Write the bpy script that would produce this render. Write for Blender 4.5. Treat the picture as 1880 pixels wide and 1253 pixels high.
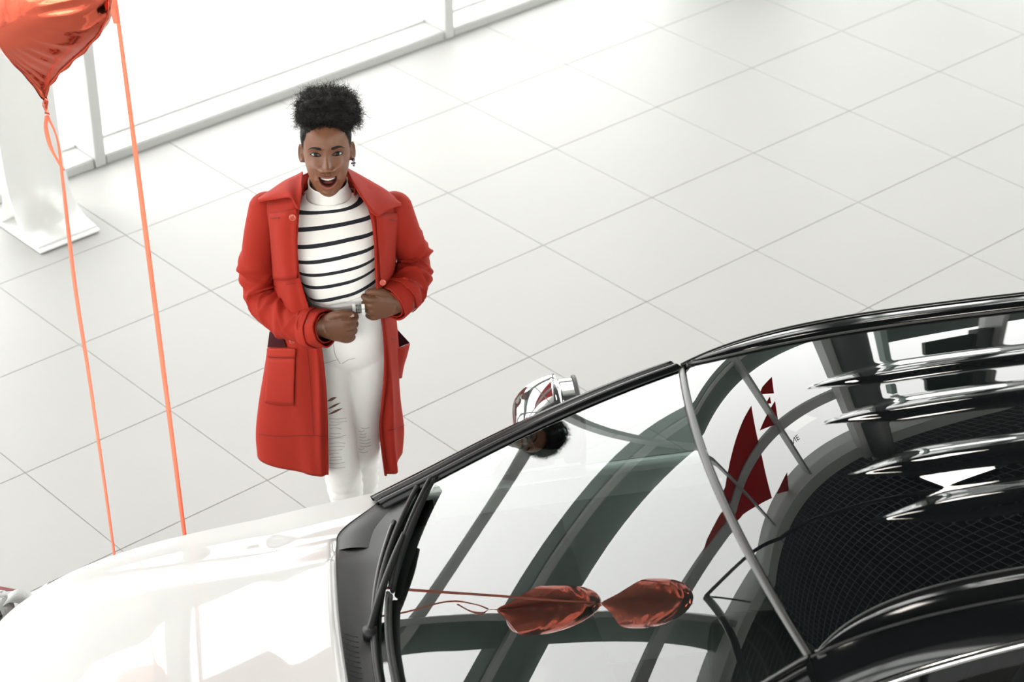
import bpy, bmesh, math, random
import numpy as np
from mathutils import Vector, Matrix, noise

# ------------------------------------------------------------------ clear
for _o in list(bpy.data.objects):
    bpy.data.objects.remove(_o, do_unlink=True)
SC = bpy.context.scene
COL = SC.collection
random.seed(7); np.random.seed(7)

# ------------------------------------------------------------------ camera (solved from the floor tile grid, 0.6 m tiles)
FPX = 4529.018
CAM_LOC = np.array([-3.2861, -7.6904, 4.8513])
RWC = np.array([[0.7567275692, -0.6535915620, -0.0134705636],
                [-0.3508528709, -0.3886579685, -0.8519666933],
                [0.5516027999, 0.6494328708, -0.5234226757]])
cam_d = bpy.data.cameras.new('camera'); cam = bpy.data.objects.new('camera', cam_d); COL.objects.link(cam)
cam_d.sensor_fit = 'HORIZONTAL'; cam_d.sensor_width = 36.0; cam_d.lens = 36.0 * FPX / 1880.0
cam_d.clip_start = 0.1; cam_d.clip_end = 200
_r = RWC.T
cam.matrix_world = Matrix(((_r[0, 0], -_r[0, 1], -_r[0, 2], CAM_LOC[0]), (_r[1, 0], -_r[1, 1], -_r[1, 2], CAM_LOC[1]),
                           (_r[2, 0], -_r[2, 1], -_r[2, 2], CAM_LOC[2]), (0, 0, 0, 1)))
cam_d.dof.use_dof = True; cam_d.dof.focus_distance = 7.0; cam_d.dof.aperture_fstop = 4.5
SC.camera = cam

# ------------------------------------------------------------------ sky, exposure
world = bpy.data.worlds.new('overcast_sky'); SC.world = world; world.use_nodes = True
_wn = world.node_tree.nodes; _wn['Background'].inputs[0].default_value = (1.0, 0.992, 0.975, 1); _wn['Background'].inputs[1].default_value = 7.4
SC.view_settings.view_transform = 'Standard'; SC.view_settings.look = 'None'
SC.view_settings.exposure = 0.0; SC.view_settings.gamma = 1.0; SC.view_settings.use_curve_mapping = False

def room_light(name, loc, rot, sx, sy, power, color=(1, 0.97, 0.93)):
    ld = bpy.data.lights.new(name, 'AREA'); ld.shape = 'RECTANGLE'; ld.size = sx; ld.size_y = sy; ld.energy = power; ld.color = color
    o = bpy.data.objects.new(name, ld); COL.objects.link(o); o.location = loc; o.rotation_euler = rot
    return o

# ------------------------------------------------------------------ helpers
MATS = {}
def mat(name, color=(0.8, 0.8, 0.8), rough=0.5, metal=0.0, ior=1.45, spec=0.5, coat=0.0, coat_rough=0.03, var=0.0, vscale=8.0,
        bump=0.0, bscale=60.0, emit=None, estr=0.0, sheen=0.0, sss=0.0):
    if name in MATS: return MATS[name]
    m = bpy.data.materials.new(name); m.use_nodes = True; nt = m.node_tree; b = nt.nodes['Principled BSDF']
    b.inputs['Base Color'].default_value = (*color, 1); b.inputs['Roughness'].default_value = rough; b.inputs['Metallic'].default_value = metal
    b.inputs['IOR'].default_value = ior; b.inputs['Specular IOR Level'].default_value = spec
    b.inputs['Coat Weight'].default_value = coat; b.inputs['Coat Roughness'].default_value = coat_rough
    if sheen: b.inputs['Sheen Weight'].default_value = sheen
    if sss:
        b.inputs['Subsurface Weight'].default_value = sss; b.inputs['Subsurface Radius'].default_value = (0.01, 0.004, 0.002); b.inputs['Subsurface Scale'].default_value = 0.6
    if emit: b.inputs['Emission Color'].default_value = (*emit, 1); b.inputs['Emission Strength'].default_value = estr
    if var or bump:
        tc = nt.nodes.new('ShaderNodeTexCoord')
    if var:
        n = nt.nodes.new('ShaderNodeTexNoise'); n.inputs['Scale'].default_value = vscale; n.inputs['Detail'].default_value = 5
        nt.links.new(tc.outputs['Object'], n.inputs['Vector'])
        r = nt.nodes.new('ShaderNodeMixRGB'); r.inputs[1].default_value = (*[c * (1 - var) for c in color], 1); r.inputs[2].default_value = (*[min(1, c * (1 + var)) for c in color], 1)
        nt.links.new(n.outputs['Fac'], r.inputs[0]); nt.links.new(r.outputs[0], b.inputs['Base Color'])
    if bump:
        n2 = nt.nodes.new('ShaderNodeTexNoise'); n2.inputs['Scale'].default_value = bscale; n2.inputs['Detail'].default_value = 3
        nt.links.new(tc.outputs['Object'], n2.inputs['Vector'])
        bp = nt.nodes.new('ShaderNodeBump'); bp.inputs['Strength'].default_value = bump; bp.inputs['Distance'].default_value = 0.01
        nt.links.new(n2.outputs['Fac'], bp.inputs['Height']); nt.links.new(bp.outputs[0], b.inputs['Normal'])
    MATS[name] = m; return m

def thin_glass(name, tint=(1, 1, 1), ior=1.5, refl=(1, 1, 1), boost=0.0):
    """pane that lets light straight through (tinted) and mirrors by Fresnel"""
    if name in MATS: return MATS[name]
    m = bpy.data.materials.new(name); m.use_nodes = True; nt = m.node_tree; nt.nodes.remove(nt.nodes['Principled BSDF'])
    out = nt.nodes['Material Output']; tr = nt.nodes.new('ShaderNodeBsdfTransparent'); tr.inputs[0].default_value = (*tint, 1)
    gl = nt.nodes.new('ShaderNodeBsdfGlossy'); gl.inputs['Roughness'].default_value = 0.0; gl.inputs['Color'].default_value = (*refl, 1)
    fr = nt.nodes.new('ShaderNodeFresnel'); fr.inputs['IOR'].default_value = ior
    mx = nt.nodes.new('ShaderNodeMixShader')
    geo = nt.nodes.new('ShaderNodeNewGeometry')
    if boost:
        ad = nt.nodes.new('ShaderNodeMath'); ad.operation = 'ADD'; ad.inputs[1].default_value = boost; ad.use_clamp = True
        nt.links.new(fr.outputs[0], ad.inputs[0]); nt.links.new(ad.outputs[0], mx.inputs[0])
    else:
        nt.links.new(fr.outputs[0], mx.inputs[0])
    nt.links.new(tr.outputs[0], mx.inputs[1]); nt.links.new(gl.outputs[0], mx.inputs[2]); nt.links.new(mx.outputs[0], out.inputs[0])
    MATS[name] = m; return m

def tag(o, label=None, cat=None, group=None, kind=None):
    if label: o['label'] = label
    if cat: o['category'] = cat
    if group: o['group'] = group
    if kind: o['kind'] = kind
    return o

def empty(name, loc=(0, 0, 0), rotz=0.0):
    o = bpy.data.objects.new(name, None); COL.objects.link(o); o.location = loc; o.rotation_euler = (0, 0, rotz); o.empty_display_size = 0.1
    return o

def link_mesh(name, me, parent=None):
    o = bpy.data.objects.new(name, me); COL.objects.link(o)
    if parent is not None: o.parent = parent
    return o

def mesh(name, verts, faces, m=None, parent=None, smooth=True, sharp=None):
    me = bpy.data.meshes.new(name)
    me.from_pydata([tuple(map(float, v)) for v in verts], [], [tuple(map(int, f)) for f in faces]); me.validate(); me.update()
    if m is not None: me.materials.append(m)
    if smooth:
        me.shade_smooth()
        if sharp: me.set_sharp_from_angle(angle=math.radians(sharp))
    return link_mesh(name, me, parent)

class MB:
    """collects shapes into one mesh"""
    def __init__(s): s.v = []; s.f = []
    def add(s, v, f):
        k = len(s.v); s.v += [tuple(map(float, p)) for p in v]; s.f += [tuple(int(i) + k for i in q) for q in f]; return s
    def box(s, lo, hi):
        x0, y0, z0 = lo; x1, y1, z1 = hi
        return s.add([(x0, y0, z0), (x1, y0, z0), (x1, y1, z0), (x0, y1, z0), (x0, y0, z1), (x1, y0, z1), (x1, y1, z1), (x0, y1, z1)],
                     [(0, 3, 2, 1), (4, 5, 6, 7), (0, 1, 5, 4), (1, 2, 6, 5), (2, 3, 7, 6), (3, 0, 4, 7)])
    def grid(s, P, closed_u=False, closed_v=False, flip=False):
        P = np.asarray(P, float); nu, nv = P.shape[:2]; f = []
        for i in range(nu if closed_u else nu - 1):
            for j in range(nv if closed_v else nv - 1):
                a, b, c, d = i * nv + j, ((i + 1) % nu) * nv + j, ((i + 1) % nu) * nv + (j + 1) % nv, i * nv + (j + 1) % nv
                f.append((a, d, c, b) if flip else (a, b, c, d))
        return s.add(P.reshape(-1, 3), f)
    def tube(s, path, rad, n=10, caps=True, up=None, flat=1.0):
        path = np.asarray(path, float); N = len(path); rad = np.broadcast_to(np.asarray(rad, float), (N,))
        T = np.gradient(path, axis=0); T /= np.linalg.norm(T, axis=1, keepdims=True) + 1e-12
        u = np.array(up if up is not None else ((0, 0, 1) if abs(T[0, 2]) < 0.9 else (1, 0, 0)), float)
        rings = []
        for i in range(N):
            if up is not None: u = np.array(up, float)
            a = u - T[i] * (u @ T[i]); a /= np.linalg.norm(a) + 1e-12; b = np.cross(T[i], a); u = a
            th = np.linspace(0, 2 * math.pi, n, endpoint=False)
            rings.append(path[i] + rad[i] * (np.cos(th)[:, None] * a * flat + np.sin(th)[:, None] * b))
        k = len(s.v); s.grid(np.array(rings), closed_v=True)
        if caps:
            s.f.append(tuple(k + j for j in range(n))[::1]); s.f.append(tuple(k + (N - 1) * n + j for j in range(n))[::-1])
        return s
    def build(s, name, m=None, parent=None, smooth=True, sharp=None):
        return mesh(name, s.v, s.f, m, parent, smooth, sharp)

def bevel(o, w, seg=2):
    b = o.modifiers.new('bevel', 'BEVEL'); b.width = w; b.segments = seg; b.limit_method = 'ANGLE'; b.angle_limit = math.radians(35); return o
def solidify(o, t, off=-1.0):
    b = o.modifiers.new('solidify', 'SOLIDIFY'); b.thickness = t; b.offset = off; return o
def subsurf(o, n=1):
    b = o.modifiers.new('subsurf', 'SUBSURF'); b.levels = n; b.render_levels = n; return o
def text_mesh(body, size, name, m, parent, matrix, extrude=0.0):
    cu = bpy.data.curves.new(name, 'FONT'); cu.body = body; cu.size = size; cu.align_x = 'CENTER'; cu.align_y = 'CENTER'; cu.extrude = extrude
    t = bpy.data.objects.new(name, cu); COL.objects.link(t)
    dg = bpy.context.evaluated_depsgraph_get(); me = bpy.data.meshes.new_from_object(t.evaluated_get(dg)); bpy.data.objects.remove(t)
    me.transform(matrix); me.materials.clear(); me.materials.append(m); me.name = name
    return link_mesh(name, me, parent)
def spline(pts, n):
    """Catmull-Rom through pts (k x d), n samples"""
    p = np.asarray(pts, float); k = len(p); p = np.vstack([2 * p[0] - p[1], p, 2 * p[-1] - p[-2]])
    out = []
    for u in np.linspace(0, k - 1, n):
        i = min(int(u), k - 2); t = u - i; a, b, c, d = p[i], p[i + 1], p[i + 2], p[i + 3]
        out.append(0.5 * ((2 * b) + (c - a) * t + (2 * a - 5 * b + 4 * c - d) * t * t + (3 * b - a - 3 * c + d) * t ** 3))
    return np.array(out)
def smooth01(x): x = np.clip(x, 0, 1); return x * x * (3 - 2 * x)
# ------------------------------------------------------------------ ROOM
M_TILE = mat('floor_tile', (0.364, 0.361, 0.354), rough=0.48, spec=0.12, var=0.025, vscale=2.2, bump=0.02, bscale=90)
M_GROUT = mat('grout', (0.225, 0.222, 0.216), rough=0.8, var=0.1, vscale=30)
M_WHITE = mat('white_paint', (0.62, 0.62, 0.60), rough=0.5, var=0.02)
M_FRAME = mat('window_frame_paint', (0.60, 0.61, 0.595), rough=0.45, var=0.02)
M_SILL = mat('sill_white', (0.46, 0.46, 0.45), rough=0.35, var=0.02)
M_RISER = mat('sill_riser_grey', (0.40, 0.405, 0.39), rough=0.5, var=0.03)
M_BEAM = mat('beam_grey_green', (0.20, 0.25, 0.225), rough=0.5, var=0.05)
M_PANE = thin_glass('window_pane', (0.97, 0.985, 0.975), 1.45)
M_DARK = mat('ceiling_void_dark', (0.012, 0.014, 0.016), rough=0.9, var=0.2)
M_WIRE = mat('ceiling_mesh_metal', (0.16, 0.17, 0.17), rough=0.5, metal=0.0, var=0.1)
M_EXT = mat('outside_paving', (0.30, 0.30, 0.29), rough=0.8, var=0.04, vscale=0.6)
M_BLACK = mat('black_satin_metal', (0.012, 0.013, 0.014), rough=0.35, var=0.1)
M_COLUMN = mat('column_dark_grey', (0.10, 0.11, 0.11), rough=0.55, var=0.06)

X0, X1, Y0, Y1, ZC = -11.0, 15.0, -14.0, 0.75, 7.0     # room extents; Y1 is the glass line of the window wall
TS = 0.6
# floor: grout bed + tiles (each tile in view an object of its own, the rest one joined part)
b = MB(); b.box((X0, Y0, -0.12), (X1, Y1 + 0.05, -0.004)); floor = b.build('floor', M_GROUT, smooth=False); tag(floor, kind='structure')
def tile_bm(x, y, mb):
    g = 0.0010; c = 0.0012; x0, x1, y0, y1 = x + g, x + TS - g, y + g, y + TS - g
    mb.add([(x0, y0, -0.004), (x1, y0, -0.004), (x1, y1, -0.004), (x0, y1, -0.004), (x0, y0, -c), (x1, y0, -c), (x1, y1, -c), (x0, y1, -c),
            (x0 + c, y0 + c, 0), (x1 - c, y0 + c, 0), (x1 - c, y1 - c, 0), (x0 + c, y1 - c, 0)],
           [(8, 9, 10, 11), (4, 5, 9, 8), (5, 6, 10, 9), (6, 7, 11, 10), (7, 4, 8, 11), (0, 1, 5, 4), (1, 2, 6, 5), (2, 3, 7, 6), (3, 0, 4, 7)])
mb = MB(); tile_bm(0, 0, mb); tile0 = mb.build('tile', M_TILE, floor, smooth=False)
rest = MB(); first = True
def projpx(p):
    q = RWC @ (np.asarray(p, float) - CAM_LOC); return FPX * q[0] / q[2] + 940, FPX * q[1] / q[2] + 626.5, q[2]
iu0, iu1 = int(math.floor(X0 / TS)), int(math.ceil(X1 / TS))
for i in range(iu0, iu1):
    for j in range(int(math.floor(Y0 / TS)), 1):
        if i * TS < X0 - 0.01 or j * TS < Y0 - 0.01: continue
        vis = False
        for ax in (0, .5, 1):
            for ay in (0, .5, 1):
                px, py, d = projpx(((i + ax) * TS, (j + ay) * TS, 0))
                if d > 0 and -40 < px < 1920 and -40 < py < 1293: vis = True
        if vis:
            if first: t = tile0; first = False
            else: t = tile0.copy(); COL.objects.link(t); t.parent = floor
            t.location = (i * TS, j * TS, 0)
        else:
            tile_bm(i * TS, j * TS, rest)
ro = rest.build('tile_field', M_TILE, floor, smooth=False); tag(ro, kind='stuff')

# outside ground
b = MB(); b.box((-60, -60, -0.3), (60, 60, -0.13)); tag(b.build('outside_ground', M_EXT, smooth=False), kind='structure')

# window wall behind the woman (glass at y=Y1): sill, deep fins, transoms, panes
FIN0, FSP = 1.457, 1.93
fins = [FIN0 + FSP * k for k in range(-6, 7)]
fins = [f for f in fins if X0 + .3 < f < X1 - .3]
wall_back = empty('wall_back', (0, 0, 0)); tag(wall_back, kind='structure')
def wbox(name, lo, hi, m, parent=None, bv=0.004):
    mb = MB(); mb.box(lo, hi); o = mb.build(name, m, parent or wall_back, smooth=False)
    if bv: bevel(o, bv, 2)
    return o
edges = [X0] + fins + [X1]
for k in range(len(edges) - 1):
    a, c = edges[k] + .028, edges[k + 1] - .028
    s = wbox('sill', (a, 0.592, 0.0), (c, Y1 + 0.05, 0.042), M_SILL, bv=0.003)
    wbox('sill_riser', (a + .004, 0.586, 0.0), (c - .004, 0.5925, 0.036), M_RISER, bv=0.001)
    wbox('pane_frame', (a, Y1 - 0.015, 0.042), (c, Y1 + 0.02, 0.052), mat('pane_bead_white', (.66, .66, .65), rough=.4, var=.01), bv=0.003)
    for z0, z1 in ((0.052, 2.50), (2.58, 3.34), (3.88, 5.24), (5.46, 6.70)):
        mb = MB(); mb.add([(a, Y1, z0), (c, Y1, z0), (c, Y1, z1), (a, Y1, z1)], [(0, 1, 2, 3)]); mb.build('pane', M_PANE, wall_back, smooth=False)
    wbox('transom', (a, Y1 - 0.05, 2.50), (c, Y1 + 0.05, 2.58), M_FRAME)
    wbox('transom', (a, Y1 - 0.04, 5.24), (c, Y1 + 0.06, 5.46), M_FRAME)
for f in fins:
    wbox('mullion_fin', (f - .026, 0.580, 0.0), (f + .026, Y1 + 0.06, 6.70), mat('fin_paint', (.44, .445, .435), rough=.45, var=.02), bv=0.004)
wbox('post', (-.73, Y1 + .062, 0), (-.50, Y1 + .33, 6.9), M_BEAM)
wbox('cross_beam', (X0, Y1 + 0.061, 3.34), (X1, Y1 + 0.40, 3.88), M_BEAM)
wbox('cross_beam_edge', (X0, Y1 - 0.02, 3.36), (X1, Y1 + 0.061, 3.44), M_FRAME)
tag(wbox('trim_1', (X0, Y1 - 0.28, 6.70), (X1, Y1 + 0.30, 7.0), mat('cornice_white', (.80, .81, .79), rough=.5, var=.02)), kind='structure')

# other walls: glazed left side; unseen front and right have glazing added for its light
def glazed(name, axis, pos, a0, a1, sp, z1=6.7):
    w = empty(name); tag(w, kind='structure'); n = int(round((a1 - a0) / sp))
    def bx(nm, lo, hi, m):
        mb = MB()
        if axis == 'x': mb.box((pos + lo[1], lo[0], lo[2]), (pos + hi[1], hi[0], hi[2]))
        else: mb.box((lo[0], pos + lo[1], lo[2]), (hi[0], pos + hi[1], hi[2]))
        return mb.build(nm, m, w, smooth=False)
    for k in range(n + 1):
        c = a0 + (a1 - a0) * k / n; bx('mullion_fin', (c - .03, -.1, 0), (c + .03, .1, z1), M_FRAME)
    for k in range(n):
        c0 = a0 + (a1 - a0) * k / n + .03; c1 = a0 + (a1 - a0) * (k + 1) / n - .03
        bx('sill', (c0, -.1, 0), (c1, .1, .05), M_SILL)
        for za, zb in ((.05, 3.3), (3.7, z1)): bx('pane', (c0, -.004, za), (c1, .004, zb), M_PANE)
    bx('cross_beam', (a0, -.4 if pos == X1 else .11, 3.3), (a1, -.11 if pos == X1 else .4, 3.7), M_BEAM)
    bx('header_panel', (a0, -.15, z1), (a1, .15, ZC + .6), M_WHITE)
    return w
glazed('wall_left', 'x', X0, Y0, Y1, 1.97)
glazed('wall_front', 'y', Y0, X0, X1, 2.0, z1=5.0)
glazed('wall_right', 'x', X1, Y0, Y1, 1.97)

# ceiling: dark void slab with a suspended wire mesh under it
b = MB(); b.box((X0, Y0, ZC + .55), (X1, Y1 + .3, ZC + .75)); ceiling = b.build('ceiling', M_DARK, smooth=False); tag(ceiling, kind='structure')
mb = MB(); sp = .135; r = .007
for k in range(int((X1 - X0) / sp)): x = X0 + (k + .5) * sp; mb.box((x - r, Y0 + .1, ZC + .0), (x + r, Y1 - .28, ZC + .012))
for k in range(int((Y1 - Y0) / sp)): y = Y0 + (k + .5) * sp; mb.box((X0 + .1, y - r, ZC + .012), (X1 - .1, y + r, ZC + .024))
tag(mb.build('ceiling_mesh', M_WIRE, ceiling, smooth=False), kind='stuff')
# ------------------------------------------------------------------ CAR  (local frame: x forward, y towards its left side, z up)
M_PAINT = mat('white_car_paint', (0.50, 0.498, 0.49), rough=0.35, coat=0.8, coat_rough=0.02, var=0.008, vscale=3)
M_GLOSSBLK = mat('gloss_black_trim', (0.004, 0.0045, 0.005), rough=0.09, ior=1.45, spec=0.5, var=0.05)
M_PLASTIC = mat('black_cowl_plastic', (0.010, 0.0115, 0.011), rough=0.42, spec=0.35, var=0.08, bump=0.05, bscale=400)
M_RUBBER = mat('black_rubber', (0.010, 0.010, 0.011), rough=0.55, var=0.1)
M_CHROME = mat('brushed_chrome', (0.72, 0.72, 0.71), rough=0.12, metal=1.0, var=0.03)
M_STRIP = mat('satin_grey_strip', (0.06, 0.06, 0.06), rough=0.3, metal=0.6, var=0.05)
M_ROOFGL = mat('black_roof_paint', (0.003, 0.004, 0.0045), rough=0.0, ior=1.72, spec=0.5, var=0.05)
M_WSGL = thin_glass('windshield_glass', (0.62, 0.72, 0.67), 1.75)
M_SIDEGL = thin_glass('side_window_glass', (0.22, 0.25, 0.25), 1.16)
M_PILLAR = mat('satin_black_pillar', (0.003, 0.0033, 0.0035), rough=0.2, ior=1.35, spec=.35, var=0.05)
M_INT = mat('interior_dark', (0.022, 0.024, 0.025), rough=0.7, var=0.15)
M_SEAT = mat('seat_leather', (0.045, 0.05, 0.055), rough=0.5, var=0.1)
M_TYRE = mat('tyre_rubber', (0.02, 0.02, 0.021), rough=0.8, var=0.1)
M_ALLOY = mat('alloy_wheel', (0.55, 0.55, 0.56), rough=0.25, metal=1.0, var=0.03)
M_MIRROR = mat('mirror_glass', (0.75, 0.76, 0.76), rough=0.02, metal=1.0, var=0.01)
M_LAMPGL = mat('headlamp_lens', (0.35, 0.37, 0.38), rough=0.05, coat=1.0, var=0.1)

FWD = np.array([-0.85911, 0.51170]); FWD /= np.linalg.norm(FWD)
CAR_O = (0.2006, -4.4140, 0.0)
car = empty('car', CAR_O, math.atan2(FWD[1], FWD[0]))
tag(car, 'white car with ribbed glossy black roof parked beside the woman', 'car')

# fitted glass shapes
BX, BOW, BE, BZ, BDZ, BZE, BUL, BUL2, PT, HZ, HC, RZ, RL, CAMB, CL, HB, BW = (0.8714, 0.1972, 2.3084, 1.0333, 0.0856, 2.3625, 0.0151, 0.0040,
    1.1918, 1.5175, 0.0389, 0.1147, 0.2377, 0.0444, 0.4045, 0.0569, 0.7187)
def ws_pt(s, t, off=0.0):
    s = np.asarray(s, float); t = np.asarray(t, float); a = np.abs(s)
    bx, by, bz = BX - BOW * a ** BE, BW * s, BZ + BDZ * a ** BZE
    hx, hy, hz = .005 + HB - HB * s * s, .6 * s, HZ - HC * s * s
    tt = np.maximum(t, 0) ** PT; k = 4 * tt * (1 - tt) * (BUL + BUL2 * s * s) + off
    return np.stack([bx + (hx - bx) * t + .55 * k, by + (hy - by) * t, bz + (hz - bz) * t + .84 * k], -1)
def roof_pt(s, d, off=0.0):
    s = np.asarray(s, float); d = np.asarray(d, float)
    tail = np.maximum(d - 1.2, 0)
    rib = 0
    for sr in (-.47, -.185, .185, .47):   # pressed ribs running back from a pointed front end
        w = .052 * smooth01((d - .27) / .22) + .004
        rib = rib + .0075 * smooth01((d - .27) / .16) * np.exp(-np.abs((s - sr) / w) ** 3.2)
    off = off + rib
    return np.stack([.005 + HB - HB * s * s * (1 - d / 2.1) - d, .6 * s, HZ - HC * s * s + RZ * (1 - np.exp(-d / RL)) - (CAMB - HC) * s * s * (1 - np.exp(-d / CL)) - .07 * tail ** 2 + off + 0 * s], -1)
S, T = np.meshgrid(np.linspace(-1, 1, 81), np.linspace(0, 1, 61), indexing='ij')
MB().grid(ws_pt(S, T)).build('windshield', M_WSGL, car)
# black band printed round the windshield edge (ceramic frit) and the seal along the pillars
for sg in (-1, 1):
    P = np.array([[ws_pt(sg * (1.0 - w), t, .0015) for w in (-.012, .0, .018)] for t in np.linspace(0, 1, 40)])
    MB().grid(P, flip=sg > 0).build('windshield_seal', M_RUBBER, car)
# ribbed black roof: full width at the header, narrowing to the rails
def gw(d): return .995 - .135 * (1 - np.exp(-np.maximum(d - .015, 0) / .13))
D = np.concatenate([np.linspace(.012, .62, 90), np.linspace(.64, 2.0, 60)])
SS = np.linspace(-1, 1, 241)
P = np.array([[roof_pt(s * gw(d), d) for s in SS] for d in D])
MB().grid(P, flip=True).build('roof_panel', M_ROOFGL, car)
# header strip between windshield and roof
prof = [(-.009, -.002), (-.007, .003), (-.002, .0045), (.004, .0045), (.009, .003), (.011, -.003)]
P = np.array([[roof_pt(s, 0) + np.array([-a * .92, 0, a * .42 + h]) for a, h in prof] for s in np.linspace(-1.005, 1.005, 61)])
MB().grid(P).build('header_strip', M_STRIP, car)
for sg in (-1, 1):
    # end bracket at the strip's corner
    c = roof_pt(sg * 1.0, .0)
    mb = MB(); mb.box((c[0] - .045, c[1] - .012, c[2] - .004), (c[0] - .012, c[1] + .012, c[2] + .016)); bevel(mb.build('header_strip_end', M_STRIP, car), .004)
    # thin bright bead between roof glass and rail
    pth = np.array([roof_pt(sg * gw(d), d, .003) for d in np.linspace(.02, 1.95, 90)])
    MB().tube(pth, .0035, 8).build('roof_edge_bead', M_STRIP, car)
    # black roof rail, rolling down to the window line
    rows = []
    for d in np.concatenate([np.linspace(.0, .5, 40), np.linspace(.53, 2.0, 40)]):
        e = roof_pt(sg * 1.0, d); g = roof_pt(sg * (gw(d) + .004), d); gm = roof_pt(sg * (gw(d) * .5 + .5), d)
        dr = np.array([0, sg, 0])
        rows.append([g + [0, 0, -.004], g + [0, 0, .005], gm + [0, 0, .011], e + [0, 0, .006], e + dr * .022 + [0, 0, -.006], e + dr * .042 + [0, 0, -.022],
                     e + dr * .058 + [0, 0, -.045 + .014 * smooth01((d - .1) / .6)], e + dr * .070 + [0, 0, -.075 + .030 * smooth01((d - .1) / .6)]])
    MB().grid(np.array(rows), flip=sg < 0).build('roof_rail', M_GLOSSBLK, car)
    tr = np.array([r_[-1] + np.array([0, sg * .004, -.006]) for r_ in rows])
    MB().tube(tr, .010, 10).build('window_trim', M_CHROME, car)
    # drip seam on the rail
    MB().tube(np.array([r_[3] + np.array([0, sg * .004, .002]) for r_ in rows]), .003, 6).build('rail_seam', M_RUBBER, car)
    # A pillar: rounded black profile from cowl corner to header
    rows = []
    for t in np.linspace(-.16, 1.0, 46):
        e = ws_pt(sg * 1.0, t) if t >= 0 else ws_pt(sg * 1.0, 0) + (ws_pt(sg * 1.0, .02) - ws_pt(sg * 1.0, 0)) / .02 * t
        w = .050 + .012 * (1 - max(t, 0)); o = np.array([.45, sg, -.1]); o /= np.linalg.norm(o); up = np.array([.50, 0, .86])
        rows.append([e - o * .016 - up * .004, e - o * .012 + up * .008, e + up * .013 + o * .004, e + o * .016 + up * .010, e + o * .024 + up * .004, e + o * .032 + up * .009,
                     e + o * (w * .85) + up * .006, e + o * w - up * .012, e + o * (w + .008) - up * .05])
    MB().grid(np.array(rows), flip=sg < 0).build('a_pillar', M_PILLAR, car)

# ---- body
def interp(x, xs, ys): return np.interp(x, xs, ys)
def z_sh(x): return interp(x, [-2.5, -1.0, 0, .55, .8, 1.1, 1.4, 1.6, 1.79, 1.95], [1.06, 1.07, 1.05, 1.04, 1.03, .998, .985, .972, .95, .915])
LEV_Z = [.20, .34, .55, .74, .88, .955, .985]; LEV_W = [.83, .885, .905, .90, .885, .862, .838]; LEV_F = [1.76, 1.90, 1.95, 1.94, 1.90, 1.865, 1.838]; LEV_R = [-2.36, -2.46, -2.5, -2.48, -2.45, -2.42, -2.39]
def outline(lv, th):
    """lv continuous level 0..6"""
    W, xf, xr, z = [np.interp(lv, range(7), a) for a in (LEV_W, LEV_F, LEV_R, LEV_Z)]
    n = 5.0; c, s_ = np.cos(th), np.sin(th); xc, a = (xf + xr) / 2, (xf - xr) / 2
    x = xc + a * np.sign(c) * np.abs(c) ** (2 / n); y = W * np.sign(s_) * np.abs(s_) ** (2 / n)
    fr = np.clip((lv - 2) / 4, 0, 1); zz = z + (z_sh(x) - .985) * fr
    return np.array([x, y, zz])
AX_F, AX_R, WR = 1.13, -1.52, .335
th = []
for k in range(4):
    q = np.linspace(0, 1, 70, endpoint=False); th.append((k + q) * math.pi / 2)
th = np.concatenate(th); lv = np.linspace(0, 6, 37)
P = np.array([[outline(l, t) for l in lv] for t in th])
mb = MB(); nu, nv = P.shape[:2]; fs = []
for i in range(nu):
    for j in range(nv - 1):
        q = [P[i, j], P[(i + 1) % nu, j], P[(i + 1) % nu, j + 1], P[i, j + 1]]; c = np.mean(q, axis=0)
        if abs(c[1]) > .6 and min(math.hypot(c[0] - AX_F, c[2] - .34), math.hypot(c[0] - AX_R, c[2] - .34)) < .385: continue
        fs.append((i * nv + j, ((i + 1) % nu) * nv + j, ((i + 1) % nu) * nv + j + 1, i * nv + j + 1))
mb.add(P.reshape(-1, 3), fs); mb.build('body_shell', M_PAINT, car)
# top skin (bonnet + wings) as one height field, split into parts by a shut line
def y_out(x, l=6.0):
    W, xf, xr = [np.interp(l, range(7), a) for a in (LEV_W, LEV_F, LEV_R)]; xc, a = (xf + xr) / 2, (xf - xr) / 2
    q = np.clip(np.abs((x - xc) / a), 0, 1); return W * (1 - q ** 5) ** .2
def x_rear(y):
    a = np.abs(y); return .952 - .052 * (a / .72) ** 2 - .115 * smooth01((a - .66) / .15)
def top_z(x, s):
    a = np.abs(s)
    crown = interp(x, [.7, .95, 1.4, 1.7, 1.84], [.030, .034, .046, .040, .012])
    z = z_sh(x) + crown * (1 - a ** 2.0) + .0025 * a ** 10
    yy = a * y_out(x)
    ridge = .011 * (smooth01((.60 - yy) / .06)) * smooth01((1.80 - x) / .25)     # raised centre of the bonnet between two creases
    z = z + ridge - .009 * np.exp(-((yy - .66) / .05) ** 2) * smooth01((1.75 - x) / .3) * (1 - a ** 6)
    return z
def top_patch(s0, s1, ns, x_extra=0.0, xcut=None):
    rows = []
    for s in np.linspace(s0, s1, ns):
        row = []
        xa = None
        # solve rear x for this s
        x = .9
        for _ in range(12): x = x_rear(s * y_out(x))
        xb = 1.838 - .0005
        for a in np.linspace(0, 1, 60):
            aa = 1 - (1 - a) ** 1.8; xx = x + (xb - x) * aa; yy = s * y_out(xx); row.append((xx, yy, float(top_z(xx, s))))
        rows.append(row)
    return np.array(rows)
SH = .80
hood = MB().grid(top_patch(-SH + .0006, SH - .0006, 81), flip=True).build('bonnet', M_PAINT, car); solidify(hood, .006, -1)
for sg in (-1, 1):
    fpatch = top_patch(sg * SH, sg * 1.0, 16)
    MB().grid(fpatch, flip=sg > 0).build('wing_top', M_PAINT, car)
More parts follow.
